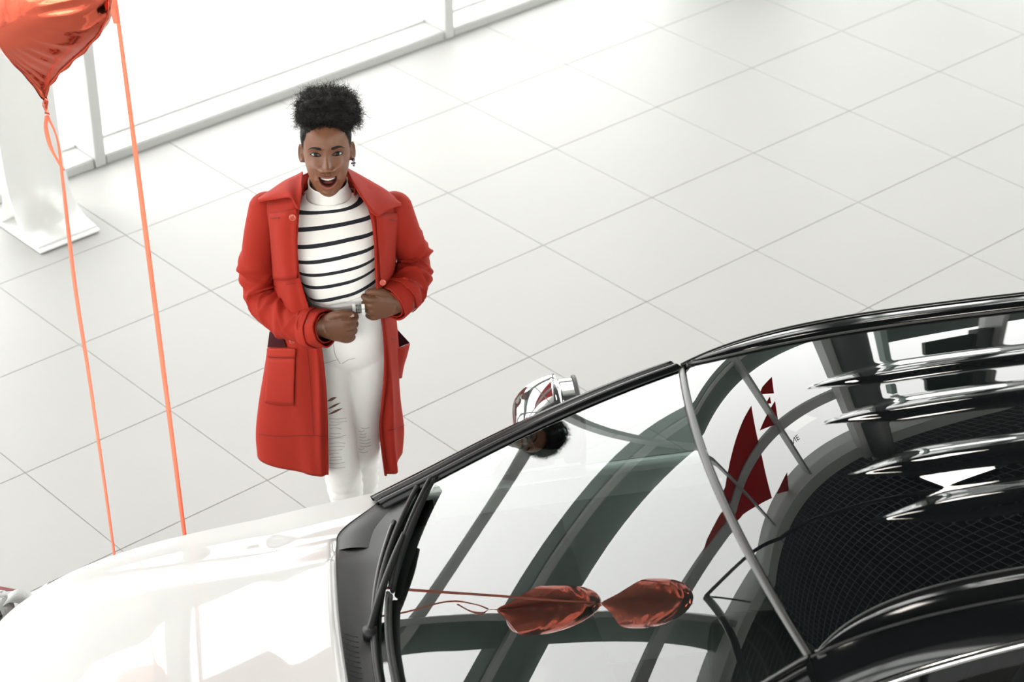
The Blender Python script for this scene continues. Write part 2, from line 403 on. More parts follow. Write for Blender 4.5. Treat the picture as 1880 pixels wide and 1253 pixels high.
# gap filler under the shut line and engine bay cover
MB().grid(top_patch(-.97, .97, 21) + np.array([0, 0, -.016]), flip=True).build('bonnet_gap_seal', M_RUBBER, car)
# shoulder from the cowl back (below the side windows)
for sg in (-1, 1):
    rows = []
    for x in np.linspace(.66, -2.35, 70):
        z = z_sh(x); y = y_out(x); rows.append([(x, sg * y, z - .002), (x, sg * (y - .02), z + .012), (x, sg * (y - .05), z + .018), (x, sg * (y - .09), z + .016), (x, sg * (y - .12), z - .03)])
    MB().grid(np.array(rows), flip=sg > 0).build('door_shoulder', M_PAINT, car)
    rows = []
    for x in np.linspace(.785, .64, 12):      # black foot of the pillar on the wing
        z = z_sh(x); y = y_out(x); rows.append([(x, sg * (y - .012), z - .012), (x, sg * (y - .02), z + .010), (x, sg * (y - .05), z + .016), (x, sg * (y - .10), z + .016), (x, sg * (y - .16), z - .03)])
    MB().grid(np.array(rows), flip=sg > 0).build('pillar_foot', M_PILLAR, car)
    # side glass
    rows = []
    for x in np.linspace(.52, -1.85, 50):
        d = max(.0, .06 - x); e = roof_pt(sg * 1.0, d)
        t = np.clip((.62 - x) / .58, 0, 1)
        top = e + np.array([0, sg * .068, -.085]) if x < .02 else ws_pt(sg, np.clip((.674 - x) / .68, 0, 1)) + np.array([0, sg * .045, -.03])
        bot = np.array([x, sg * (y_out(x) - .085), z_sh(x) + .015]); top[0] = x
        rows.append([bot + (top - bot) * q + np.array([0, sg * .02 * 4 * q * (1 - q), 0]) for q in np.linspace(0, 1, 8)])
    MB().grid(np.array(rows), flip=sg > 0).build('side_window', M_SIDEGL, car)
    for xb in (-.62, -1.55):
        mb = MB(); e = roof_pt(sg, .06 - xb) + np.array([0, sg * .075, -.085]); bt = np.array([xb - .08, sg * (y_out(xb) - .08), z_sh(xb) + .012])
        P = np.array([[bt + (e - bt) * q + np.array([dx, sg * (.02 * 4 * q * (1 - q) + .004), 0]) for dx in (.045, -.045)] for q in np.linspace(0, 1, 8)]); mb.grid(P, flip=sg < 0)
        mb.build('door_pillar', M_GLOSSBLK, car)
    for dx in (.05, -.95):
        mb = MB(); mb.tube(spline([(dx - .45, sg * .895, .90), (dx - .44, sg * .93, .905), (dx - .30, sg * .935, .905), (dx - .29, sg * .895, .90)], 14), .011, 8); mb.build('door_handle', M_CHROME, car)
# tail: rear window and hatch
rows = []
for q in np.linspace(0, 1, 14):
    row = []
    for s in np.linspace(-1, 1, 25):
        a = roof_pt(s, 2.0) + np.array([-.0, s * .06, -.01 - .06 * s * s]); bb = np.array([-2.36 + .03 * s * s, s * .74, 1.05]); row.append(a + (bb - a) * q + np.array([-.10 * 4 * q * (1 - q) * .5, 0, .02 * 4 * q * (1 - q)]))
    rows.append(row)
MB().grid(np.array(rows)).build('rear_window', M_GLOSSBLK, car)
# cowl panel between bonnet and windshield, with vent slots
rows = []
for s in np.linspace(-1.0, 1.0, 91):
    yb = s * .80; w0 = np.array([float(x_rear(yb)) + .012, yb, float(top_z(float(x_rear(yb)), np.clip(yb / y_out(float(x_rear(yb))), -1, 1))) - .010])
    w1 = ws_pt(s, .0) + np.array([-.012, 0, -.004])
    row = []
    for q in np.linspace(0, 1, 9):
        p = w0 + (w1 - w0) * q; p[2] -= .020 * math.sin(math.pi * q) * (1 - .5 * abs(s)); row.append(p)
    rows.append(row)
ROWC = np.array(rows)
cowl = MB().grid(ROWC, flip=True).build('cowl_panel', M_PLASTIC, car); solidify(cowl, .006, -1)
def cowl_pt(s, q, off=0.0):
    i = (s + 1) / 2 * 90; j = q * 8; i0, j0 = min(int(i), 89), min(int(j), 7); a, b_ = i - i0, j - j0
    p = ROWC[i0, j0] * (1 - a) * (1 - b_) + ROWC[i0 + 1, j0] * a * (1 - b_) + ROWC[i0, j0 + 1] * (1 - a) * b_ + ROWC[i0 + 1, j0 + 1] * a * b_
    return p + np.array([0, 0, off])
for k in range(34):
    s0 = -.30 + .026 * k
    if s0 > .55: break
    pth = [cowl_pt(s0, q, .003) for q in np.linspace(.12, .48, 6)]
    MB().tube(np.array(pth), .004, 6).build('vent_rib', M_RUBBER, car)
for sg in (-1, 1):  # raised end cap of the cowl at the wing corner
    P = np.array([[cowl_pt(sg * s, q, .010 * math.sin(math.pi * min(1, (q - .05) / .55)) if .05 < q < .6 else 0) + np.array([0, 0, .003]) for q in np.linspace(.06, .6, 9)] for s in np.linspace(.76, .99, 10)])
    MB().grid(P, flip=sg > 0).build('cowl_end_cap', M_PLASTIC, car)
# moulding along the windshield foot
MB().tube(np.array([ws_pt(s, .004, .004) + np.array([.006, 0, .002]) for s in np.linspace(-.99, .99, 80)]), .007, 8).build('windshield_foot_trim', M_RUBBER, car)
MB().tube(np.array([cowl_pt(s, .80, .010) for s in np.linspace(-.86, .9, 80)]), [.006] * 80, 8).build('cowl_seal', M_STRIP, car)
# wipers: blade, arm, link
def wiper(s0, s1, t0, t1, piv_s, piv_q):
    bl = np.array([ws_pt(s0 + (s1 - s0) * q, t0 + (t1 - t0) * q, .012) for q in np.linspace(0, 1, 30)])
    w = empty_child('wiper', car)
    MB().tube(bl, .0065 + .004 * np.sin(np.linspace(0, math.pi, 30)), 8, flat=1.5).build('wiper_blade', M_RUBBER, w)
    MB().tube(bl + np.array([.006, 0, .011]), .0055, 8).build('blade_spine', M_PLASTIC, w)
    piv = cowl_pt(piv_s, piv_q, .02); mid = bl[15] + np.array([.006, 0, .02])
    arm = spline([piv, piv + (mid - piv) * .3 + np.array([0, 0, .018]), piv + (mid - piv) * .7 + np.array([0, 0, .014]), mid], 24)
    MB().tube(arm, np.linspace(.013, .006, 24), 8).build('wiper_arm', M_PLASTIC, w)
    mb = MB(); mb.tube([piv - [0, 0, .02], piv + [0, 0, .012]], .018, 14); mb.build('wiper_pivot', M_RUBBER, w)
def empty_child(name, parent):
    o = bpy.data.objects.new(name, None); COL.objects.link(o); o.parent = parent; o.empty_display_size = .05; return o
wiper(-.97, -.46, .075, .055, -.30, .75)
wiper(-.44, .55, .05, .045, .62, .75)
# door mirrors
for sg in (-1, 1):
    mr = empty_child('door_mirror', car)
    ctr = np.array([.262, sg * .935, 1.130]); rows = []
    for u in np.linspace(0, math.pi, 25):
        row = []
        for v_ in np.linspace(0, 2 * math.pi, 32, endpoint=False):
            e = .62; sp = lambda c: math.copysign(abs(c) ** e, c)
            # u runs front tip -> rear opening
            fx = math.cos(u); rr = max(0, math.sin(u)) ** .55 if fx > 0 else 1.0
            yy, zz = .118 * sp(math.cos(v_)) * rr, .082 * sp(math.sin(v_)) * rr
            xx = .125 * fx if fx > 0 else .055 * fx
            row.append(ctr + np.array([xx + .05 * sg * 0 - .12 * (sg * yy) * .5, yy + 0, zz + .12 * sg * yy + .02 * (fx > 0) * (1 - fx)]))
        rows.append(row)
    rows = np.array(rows); 
    sh = MB().grid(rows, closed_v=True).build('mirror_housing', M_CHROME if False else mat('mirror_cap_gloss', (0.36, 0.36, 0.36), rough=.04, metal=.9, var=.02), mr)
    rim = rows[-1]; c0 = rim.mean(axis=0)
    MB().tube(np.vstack([rim, rim[:1]]), .007, 8, caps=False).build('mirror_rim', M_PLASTIC, mr)
    inner = c0 + (rim - c0) * .93 + np.array([.012, 0, 0]); mb = MB(); mb.add(np.vstack([inner, [c0 + [.012, 0, 0]]]), [(i, (i + 1) % 32, 32) for i in range(32)]); mb.build('mirror_glass', M_MIRROR, mr, smooth=False)
    MB().tube(spline([ctr + [.03, -sg * .09, -.05], (.40, sg * .86, 1.06), (.44, sg * .79, 1.05)], 12), np.linspace(.030, .038, 12), 12, flat=.7).build('mirror_arm', M_GLOSSBLK, mr)
# wheels
for ax in (AX_F, AX_R):
    for sg in (-1, 1):
        w = empty_child('wheel', car); c = np.array([ax, sg * .775, WR])
        prof = [(.20, -.10), (.30, -.11), (.325, -.095), (.335, -.06), (.335, .06), (.325, .095), (.30, .11), (.22, .10)]
        P = np.array([[c + np.array([r_ * math.cos(a), sg * y_, r_ * math.sin(a)]) for r_, y_ in prof] for a in np.linspace(0, 2 * math.pi, 48, endpoint=False)])
        MB().grid(P, closed_u=True, flip=sg > 0).build('tyre', M_TYRE, w)
        P = np.array([[c + np.array([r_ * math.cos(a), sg * y_, r_ * math.sin(a)]) for r_, y_ in [(.225, .098), (.215, .08), (.205, -.06)]] for a in np.linspace(0, 2 * math.pi, 48, endpoint=False)])
        MB().grid(P, closed_u=True, flip=sg > 0).build('rim', M_ALLOY, w)
        mb = MB(); mb.tube([c + [0, sg * .05, 0], c + [0, sg * .095, 0]], .05, 20); 
        for k in range(5):
            a = k * 2 * math.pi / 5; mb.tube([c + np.array([.03 * math.cos(a), sg * .085, .03 * math.sin(a)]), c + np.array([.215 * math.cos(a), sg * .075, .215 * math.sin(a)])], [.032, .024], 8)
        mb.build('spokes', M_ALLOY, w)
        lin = MB(); P = np.array([[(ax + .383 * math.cos(a), sg * y_, .34 + .383 * math.sin(a)) for y_ in (.91 if False else .885, .5)] for a in np.linspace(-.3, math.pi + .3, 30)]); lin.grid(P, flip=sg < 0); lin.build('wheel_arch_liner', M_RUBBER, car)
# underbody + cabin
mb = MB(); mb.box((-2.3, -.5, .2), (1.7, .5, .3)); mb.build('underbody', M_RUBBER, car, smooth=False)
mb = MB(); P = np.array([[(x, s * (.70), z) for s in np.linspace(-1, 1, 21)] for x, z in [(.86, 1.0), (.70, 1.012), (.52, 1.02), (.36, 1.015), (.30, .98), (.30, .70)]]); mb.grid(P, flip=False); mb.build('dashboard', M_INT, car, sharp=40)
mb = MB(); mb.box((-2.2, -.74, .38), (.32, .74, .42)); mb.build('cabin_floor', M_INT, car, smooth=False)
mb = MB(); a = np.linspace(0, 2 * math.pi, 33); ctr = np.array([.12, .37, .98]); tl = .45
mb.tube(np.array([ctr + np.array([-.185 * math.sin(t_) * math.sin(tl), .185 * math.cos(t_), .185 * math.sin(t_) * math.cos(tl)]) for t_ in a]), .016, 8, caps=False); mb.tube([ctr + [0, -.18, 0], ctr + [.02, 0, -.02], ctr + [0, .18, 0]], .022, 8); mb.tube([ctr + [.02, 0, -.02], ctr + [.22, 0, -.08]], .035, 10); mb.build('steering_wheel', M_INT, car)
for xs in (-.55, -1.45):
    for ys in (-.37, .37):
        st = empty_child('seat', car)
        def cush(name, p0, p1, w, th_, n=14):
            p0, p1 = np.array(p0, float), np.array(p1, float); d = p1 - p0; rows = []
            nrm = np.array([-d[2], 0, d[0]]); nrm /= np.linalg.norm(nrm)
            for q in np.linspace(0, 1, n):
                r_ = []
                k = (1 - abs(2 * q - 1) ** 6) ** .35 * .9 + .1
                for t_ in np.linspace(0, 2 * math.pi, 24, endpoint=False):
                    cx, sx = math.cos(t_), math.sin(t_); r_.append(p0 + d * q + np.array([0, 1, 0]) * (w * k * math.copysign(abs(cx) ** .5, cx)) + nrm * (th_ * k * math.copysign(abs(sx) ** .6, sx)))
                rows.append(r_)
            m_ = MB().grid(np.array(rows), closed_v=True); m_.f.append(tuple(range(24))); m_.f.append(tuple(range((n - 1) * 24, n * 24))[::-1]); m_.build(name, M_SEAT, st)
        cush('seat_cushion', (xs + .50, ys, .62), (xs - .02, ys, .56), .25, .09); cush('seat_backrest', (xs - .02, ys, .60), (xs - .26, ys, 1.18), .24, .07); cush('headrest', (xs - .27, ys, 1.22), (xs - .31, ys, 1.38), .13, .045)
# ------------------------------------------------------------------ things high up in the hall (seen mirrored in the car)
def translucent(name, color, k=.6):
    if name in MATS: return MATS[name]
    m = bpy.data.materials.new(name); m.use_nodes = True; nt = m.node_tree; b = nt.nodes['Principled BSDF']
    b.inputs['Base Color'].default_value = (*color, 1); b.inputs['Roughness'].default_value = .4
    tl = nt.nodes.new('ShaderNodeBsdfTranslucent'); tl.inputs[0].default_value = (*color, 1); mx = nt.nodes.new('ShaderNodeMixShader'); mx.inputs[0].default_value = k
    n = nt.nodes.new('ShaderNodeTexNoise'); n.inputs['Scale'].default_value = 3.0; cr = nt.nodes.new('ShaderNodeMixRGB'); cr.inputs[1].default_value = (*[c * .92 for c in color], 1); cr.inputs[2].default_value = (*[min(1, c * 1.08) for c in color], 1)
    nt.links.new(n.outputs['Fac'], cr.inputs[0]); nt.links.new(cr.outputs[0], tl.inputs[0]); nt.links.new(cr.outputs[0], b.inputs['Base Color'])
    nt.links.new(b.outputs[0], mx.inputs[1]); nt.links.new(tl.outputs[0], mx.inputs[2]); nt.links.new(mx.outputs[0], nt.nodes['Material Output'].inputs[0])
    MATS[name] = m; return m
M_VINYL = translucent('red_window_vinyl', (0.42, 0.004, 0.008), .75)
M_SIGN = translucent('pale_green_banner', (0.10, 0.13, 0.115), .5)
M_SIGNTX = translucent('dark_green_lettering', (0.02, 0.045, 0.035), .3)
def decal(name, pts, label, y=Y1 + .012):
    n = len(pts); v = [(x, y, z) for x, z in pts] + [(x, y + .003, z) for x, z in pts]
    f = [tuple(range(n)), tuple(range(2 * n - 1, n - 1, -1))] + [(i, i + n, (i + 1) % n + n, (i + 1) % n) for i in range(n)]
    o = mesh(name, v, f, M_VINYL, wall_back, smooth=False); o['label'] = label; return o
decal('sail_graphic', [(3.15, 4.49), (2.80, 4.57), (2.41, 4.68), (2.0, 4.79), (1.63, 4.88), (1.13, 4.97), (.58, 5.04), (.29, 5.15), (.07, 5.29), (.40, 5.46), (.97, 5.73), (1.47, 6.07), (2.02, 6.40), (2.57, 5.56)], 'large red sail-shaped graphic on the tall window')
decal('triangle_graphic', [(3.92, 4.25), (3.62, 4.32), (3.46, 4.42), (3.77, 4.62)], 'red triangle graphic lowest on the tall window')
decal('triangle_graphic', [(3.65, 4.62), (3.47, 4.70), (3.59, 4.78)], 'smallest red triangle graphic on the tall window')
decal('triangle_graphic', [(3.70, 4.79), (2.96, 5.08), (3.48, 5.29)], 'red triangle graphic crossing the upper window transom')
decal('triangle_graphic', [(2.91, 6.36), (2.23, 6.47), (2.61, 6.72)], 'red triangle graphic highest on the tall window')
tx = text_mesh('NE', .20, 'window_lettering', mat('grey_lettering', (.08, .085, .085), rough=.5, var=.05), wall_back, Matrix.Translation((3.62, Y1 - .004, 5.86)) @ Matrix.Rotation(math.radians(90), 4, 'X'), .001)
tx['label'] = 'small grey letters NE on the window'
# banner outside the window with lettering that faces the street
bn = empty('street_banner', (8.0, Y1 + 1.0, 4.35)); tag(bn, 'pale green banner with dark lettering outside the window', 'banner')
mb = MB(); mb.box((-.95, -.02, 0), (1.6, .02, .62)); mb.build('banner_cloth', M_SIGN, bn, smooth=False)
text_mesh('CES', .42, 'banner_lettering', M_SIGNTX, bn, Matrix.Translation((.0, .024, .32)) @ Matrix.Rotation(math.radians(180), 4, 'Z') @ Matrix.Rotation(math.radians(90), 4, 'X'), .003)
mb = MB(); mb.box((-1.08, -.05, -4.5), (-.98, .05, 2.3)); mb.build('banner_pole', M_BEAM, bn, smooth=False)
pn = empty('wall_panel', (6.85, Y1 - .06, 4.60)); tag(pn, 'dark green framed panel fixed high on the window', 'panel')
mb = MB(); mb.box((-.42, -.02, 0), (.18, .02, .50)); mb.box((-.42, -.02, .95), (.18, .02, 1.55)); mb.build('panel_board', mat('dark_green_board', (.035, .055, .047), rough=.4, var=.08), pn, smooth=False)
mb = MB(); mb.box((.18, -.05, -.1), (.36, .05, 1.75)); mb.build('panel_post', M_COLUMN, pn, smooth=False)
# round column in front of the window
rc = empty('round_column', (5.08, .33, 0)); tag(rc, 'dark grey round column standing before the window wall', 'column')
mb = MB(); mb.tube([(0, 0, .06), (0, 0, 7.5)], .20, 40); mb.build('shaft', M_COLUMN, rc, sharp=40)
mb = MB(); mb.tube([(0, 0, 0), (0, 0, .06)], .225, 40); mb.build('base_ring', M_FRAME, rc, sharp=40)
mb = MB(); mb.box((-.34, .05, .0), (-.19, .2, 7.0)); mb.build('side_duct', M_FRAME, rc, smooth=False)
# hanging black track
hr = empty('hanging_track', (0, 0, 5.6)); tag(hr, 'black angular lighting track hanging under the mesh ceiling', 'lighting track')
for seg in ([(-.28, .50), (-.60, -1.2), (-.75, -4.2)], [(-.28, .50), (.97, -.72), (2.25, -1.43), (4.3, -2.3), (7.5, -3.6)]):
    for a, c in zip(seg[:-1], seg[1:]):
        MB().tube([(*a, 0), (*c, 0)], .032, 10).build('track_tube', M_BLACK, hr)
for p in ((-.28, .50), (-.6, -1.2), (.97, -.72), (2.25, -1.43), (4.3, -2.3), (7.5, -3.6), (-.75, -4.2)):
    MB().tube([(*p, 0), (*p, 1.45)], .008, 6).build('hanger_rod', M_BLACK, hr)
# ceiling lamps
M_LAMP = mat('lamp_diffuser', (1, .97, .92), emit=(1, .93, .84), estr=26.0, rough=.4, var=.01)
lamps = [(4.98, -.84), (1.6, -2.6), (-1.9, -4.6), (1.7, -6.4)]  # only the first shows mirrored in the roof; the others are added, unseen
for k, (x, y) in enumerate(lamps):
    cl = empty('ceiling_lamp', (x, y, 6.78)); tag(cl, ['square floodlight hung beside the round column', 'added unseen floodlight above the car bonnet side', 'added unseen floodlight farthest from the window columns', 'added unseen floodlight behind the car roof'][k], 'lamp', 'ceiling floodlights')
    mb = MB(); mb.box((-.42, -.31, 0), (.42, .31, .10)); bevel(mb.build('lamp_body', M_BLACK, cl, smooth=False), .01)
    mb = MB(); mb.box((-.39, -.28, -.006), (.39, .28, .0)); mb.build('lamp_diffuser', M_LAMP, cl, smooth=False)
    mb = MB(); mb.tube([(0, 0, .10), (0, 0, .28)], .012, 8); mb.build('lamp_stem', M_BLACK, cl)

# ------------------------------------------------------------------ white display stand with curved foot
M_STAND = mat('stand_white', (0.66, 0.665, 0.65), rough=.3, coat=.3, var=.015)
M_PLATE = mat('stand_plate_white', (0.88, 0.88, 0.865), rough=.25, coat=.4, var=.01)
st = empty('display_stand', (.995, .26, 0)); tag(st, 'white display stand with curved foot by the window', 'display stand')
mb = MB(); mb.box((-.140, -.168, .004), (.140, .165, .018)); bevel(mb.build('base_plate', M_PLATE, st, smooth=False), .004)
mb = MB(); mb.box((-.125, -.15, 0), (.125, .15, .004)); mb.build('base_pad', M_RUBBER, st, smooth=False)
prof = spline([(-.150, .021), (-.10, .026), (-.045, .045), (.005, .095), (.040, .17), (.058, .28), (.066, .45), (.070, .9), (.072, 1.42)], 60)
P = np.array([[(x, a, z) for x in (-.135 + .0 * z, .135 - .0 * z)] for a, z in prof])
fr = MB().grid(P).build('curved_panel', M_STAND, st); solidify(fr, .012, 0)
back = np.array([[(x, a, z) for x in (-.132, .132)] for a, z in spline([(.150, .021), (.125, .05), (.105, .12), (.092, .3), (.085, .9), (.082, 1.42)], 40)])
bk = MB().grid(back, flip=True).build('back_panel', M_PLATE, st); solidify(bk, .01, 0)
mb = MB(); mb.box((-.15, .03, 1.40), (.15, .11, 1.46)); bevel(mb.build('top_cap', M_PLATE, st, smooth=False), .01)
# ------------------------------------------------------------------ heart balloons and ribbons
def cray(px, py):
    d = RWC.T @ np.array([(px - 940) / FPX, (py - 626.5) / FPX, 1.0]); return d
def at_z(px, py, z): d = cray(px, py); return CAM_LOC + d * (z - CAM_LOC[2]) / d[2]
M_FOIL = mat('red_foil', (0.64, 0.12, 0.07), rough=.13, metal=1.0, var=.06, vscale=5, bump=.12, bscale=26)
M_RIBBON = translucent('salmon_ribbon', (0.95, 0.33, 0.205), .45)
def heart_xy(t):
    x = 16 * np.sin(t) ** 3; y = 13 * np.cos(t) - 5 * np.cos(2 * t) - 2 * np.cos(3 * t) - np.cos(4 * t)
    return x / 32.0, (y + 17) / 29.0        # width 1, tip at y=0
def heart_balloon(tip, width, height, thick, yaw, tilt, label, seed):
    rnd = np.random.RandomState(seed)
    root = empty('heart_balloon', tip, yaw); root.rotation_euler = (tilt[0], tilt[1], yaw); tag(root, label, 'balloon')
    nt_, nr = 180, 40
    t = np.linspace(0, 2 * math.pi, nt_, endpoint=False) + math.pi
    ox, oy = heart_xy(t); cx, cy = 0.0, .56
    ph = rnd.rand(6) * 6.28
    for side in (-1, 1):
        P = []
        for i in range(nt_):
            row = []
            fr_ = .5 + .5 * math.sin(41 * t[i] + ph[0] + 2 * math.sin(5 * t[i])); fr2 = .5 + .5 * math.sin(67 * t[i] + ph[1])
            for r in np.linspace(0, 1, nr):
                x = (cx + (ox[i] - cx) * r) * width; z = (cy + (oy[i] - cy) * r) * height
                d = max(0.0, 1 - r ** 2.0) ** .52
                notch = 1 - .35 * math.exp(-((ox[i]) / .10) ** 2) * (1 if oy[i] > .5 else 0) * r
                wr = (1 - .13 * (fr_ * .7 + fr2 * .3) * smooth01((r - .45) / .5))
                y = side * thick * .5 * d * notch * wr * (.35 + .65 * smooth01(z / height / .42))
                y += side * .0035 * math.sin(55 * z / height + 3 * math.sin(8 * x / width + ph[2]) + ph[3]) * smooth01((r - .3) / .5) * (1 - r)
                row.append((x, y, z))
            P.append(row)
        MB().grid(np.array(P), closed_u=True, flip=side > 0).build('foil_front' if side < 0 else 'foil_back', M_FOIL, root)
    seam = MB(); P = []
    for i in range(nt_):
        nx, nz = ox[i] - cx, oy[i] - cy; l_ = math.hypot(nx, nz)
        w = .008 + .002 * math.sin(30 * t[i])
        P.append([(ox[i] * width - nx / l_ * .004, -.0015 + .004 * math.sin(37 * t[i]) * 0, oy[i] * height - nz / l_ * .004), (ox[i] * width + nx / l_ * w, .0025 * math.sin(33 * t[i] + ph[4]), oy[i] * height + nz / l_ * w)])
    so = seam.grid(np.array(P), closed_u=True).build('seam', M_FOIL, root); solidify(so, .0008, 0)
    mb = MB(); mb.grid(np.array([[(-.010 + .004 * math.sin(q * 9), 0, .012 - .05 * q), (.010 + .004 * math.sin(q * 7), .001, .012 - .05 * q)] for q in np.linspace(0, 1, 8)])); nk = mb.build('neck', M_FOIL, root); solidify(nk, .001, 0)
    return root
VIEWYAW = math.atan2(-0.6494, -0.5516) + math.pi / 2      # front of the balloon turned to the room
TIP1 = np.array([-.336, -2.282, 1.932]); TIP2 = np.array([-.258, -2.575, 2.345])
heart_balloon(TIP1, .66, .47, .25, VIEWYAW - .72, (math.radians(-4), math.radians(-7), 0), 'red foil heart balloon floating lower, in front of the display stand', 3)
heart_balloon(TIP2, .62, .50, .25, VIEWYAW - .78, (math.radians(-4), math.radians(3), 0), 'red foil heart balloon floating higher on the wider ribbon', 5)
def ribbon(name, pts, widths, label, twist=0.0, tail=None):
    root = empty(name, tuple(pts[0])); tag(root, label, 'ribbon')
    o0 = np.array(pts[0], float)
    def strip(pp, ww, tw, nm):
        path = spline(np.array(pp, float), 80); side0 = np.array([RWC[0, 0], RWC[0, 1], 0]); side0 /= np.linalg.norm(side0); fwd = np.array([RWC[2, 0], RWC[2, 1], 0]); fwd /= np.linalg.norm(fwd)
        rows = []
        for i, p in enumerate(path):
            u = i / 79; a = tw * math.sin(u * 6.0); s_ = side0 * math.cos(a) + fwd * math.sin(a); w = np.interp(u, np.linspace(0, 1, len(ww)), ww) * .5
            rows.append([p - s_ * w - o0, p + s_ * w - o0])
        o = MB().grid(np.array(rows)).build(nm, M_RIBBON, root); solidify(o, .0006, 0)
    strip(pts, widths, twist, 'ribbon_strip')
    if tail: strip(*tail, 'ribbon_tail')
a1 = at_z(222, 1110, .52); a2 = at_z(352, 1085, .50)
GIFT_TOP = .46
r1 = [TIP1 + [0, -.004, -.042], TIP1 + [.018, -.01, -.12], TIP1 + [.022, -.005, -.25]] + [TIP1 * (1 - q) + a1 * q + np.array([.008 * math.sin(3.1 * q), 0, 0]) for q in (.35, .55, .8, 1.0)]
tl1 = ([TIP1 + [-.004, -.006, -.042], TIP1 + [-.020, -.025, -.07], TIP1 + [-.014, -.03, -.13], TIP1 + [.014, -.03, -.205]], [.010, .012, .012, .009], .5)
ribbon('balloon_ribbon', r1, [.008, .005, .008, .011, .011, .010, .0085, .005], 'narrow salmon ribbon hanging from the lower heart balloon', .25, tl1)
r2 = [TIP2 + [0, 0, -.042]] + [TIP2 * (1 - q) + a2 * q for q in (.2, .4, .6, .8, 1.0)]
tl2 = ([TIP2 + [-.004, -.004, -.042], TIP2 + [-.016, -.012, -.07], TIP2 + [-.012, -.012, -.105]], [.012, .016, .014], .3)
ribbon('balloon_ribbon', r2, [.010, .0125, .0135, .0135, .0125, .011], 'wide salmon ribbon hanging from the higher heart balloon', .08, tl2)
# weights that hold the ribbons on the floor
for p, nm in ((a1, 'narrow'), (a2, 'wide')):
    w = empty('ribbon_weight', (p[0], p[1], 0)); tag(w, 'small red weight block tied to the %s ribbon' % nm, 'weight')
    mb = MB(); mb.box((-.04, -.04, 0), (.04, .04, .08)); bevel(mb.build('weight_block', M_FOIL, w, smooth=False), .008)
    mb = MB(); mb.tube([(0, 0, .08), (0, 0, p[2])], .003, 6); mb.build('weight_cord', M_RIBBON, w)
# ------------------------------------------------------------------ wrapped gift with silver bow (only its corner shows beside the bonnet)
M_WRAP = mat('red_wrapping_foil', (0.16, 0.003, 0.006), rough=.35, spec=.25, coat=.05, var=.1, vscale=12, bump=.25, bscale=14)
M_SILVER = mat('silver_glitter_ribbon', (0.36, 0.37, 0.36), rough=.5, var=.3, vscale=260, bump=.3, bscale=500)
gp = at_z(-80, 1185, .40); gift = empty('gift_box', (gp[0], gp[1], 0), .35); tag(gift, 'red foil gift box with a silver glitter bow by the car front', 'gift')
mb = MB(); mb.box((-.22, -.22, 0), (.22, .22, .40)); bevel(mb.build('box', M_WRAP, gift, smooth=False), .012, 3)
for rot in (0, 1):
    rows = np.array([[(w if rot else a, a if rot else w, z) for w in (-.03, .03)] for a, z in ((-.226, 0), (-.226, .404), (.226, .404), (.226, 0))]); o = MB().grid(rows).build('ribbon_band', M_SILVER, gift, smooth=False); solidify(o, .002, 0)
gl = gift.matrix_basis.inverted()
def to_g(p): return np.array(gl @ Vector(p))
e1 = to_g(at_z(88, 1072, .47)); e0 = to_g(at_z(-14, 1122, .425))
pth = spline([e0, e0 * .6 + e1 * .4 + [0, 0, .03], e0 * .3 + e1 * .7 + [0, 0, -.005], e1], 24)
sd = to_g(at_z(70, 1110, .47)) - e1; sd /= np.linalg.norm(sd)
o = MB().grid(np.array([[p - sd * .006, p + sd * .055] for p in pth])).build('bow_tail', M_SILVER, gift); solidify(o, .0015, 0)
for ang in (0.3, 1.4, 2.5, 3.6, 4.7, 5.7):
    c, s_ = math.cos(ang), math.sin(ang); rows = []
    for q in np.linspace(0, 1, 24):
        a = q * 2 * math.pi; rad = .030 * (1 - math.cos(a)) ; zz = .43 + .03 * math.sin(a) + .012
        rows.append([(e0[0] + c * rad - s_ * w, e0[1] + s_ * rad + c * w, zz) for w in (-.022, .022)])
    o = MB().grid(np.array(rows)).build('bow_loop', M_SILVER, gift); solidify(o, .0015, 0)
tp = to_g(at_z(34, 1084, .43)); b0 = to_g(at_z(-40, 1070, .43)); b1 = to_g(at_z(-40, 1090, .43))
o = MB().add([b0, b1, tp], [(0, 1, 2)]).build('paper_tip', M_WRAP, gift, smooth=False); solidify(o, .002, 0)
# ------------------------------------------------------------------ PERSON (local frame: x to her left, y away from the viewer side, z up)
from mathutils.bvhtree import BVHTree
P_ORG = np.array([.46, -2.45, 0.0]); PA = np.array([.75675, -.65359]); PA /= np.linalg.norm(PA); PB = np.array([-PA[1], PA[0]])
PM = np.array([[PA[0], PA[1], 0], [PB[0], PB[1], 0], [0, 0, 1]]); PCAM = PM @ (CAM_LOC - P_ORG); P_YAW = math.atan2(PA[1], PA[0])
def pray(px, py): d = PM @ cray(px, py); return d / np.linalg.norm(d)
def W(px, py, y=0.0): d = pray(px, py); return PCAM + d * (y - PCAM[1]) / d[1]
def WW(pts): return np.array([W(*p) for p in pts])

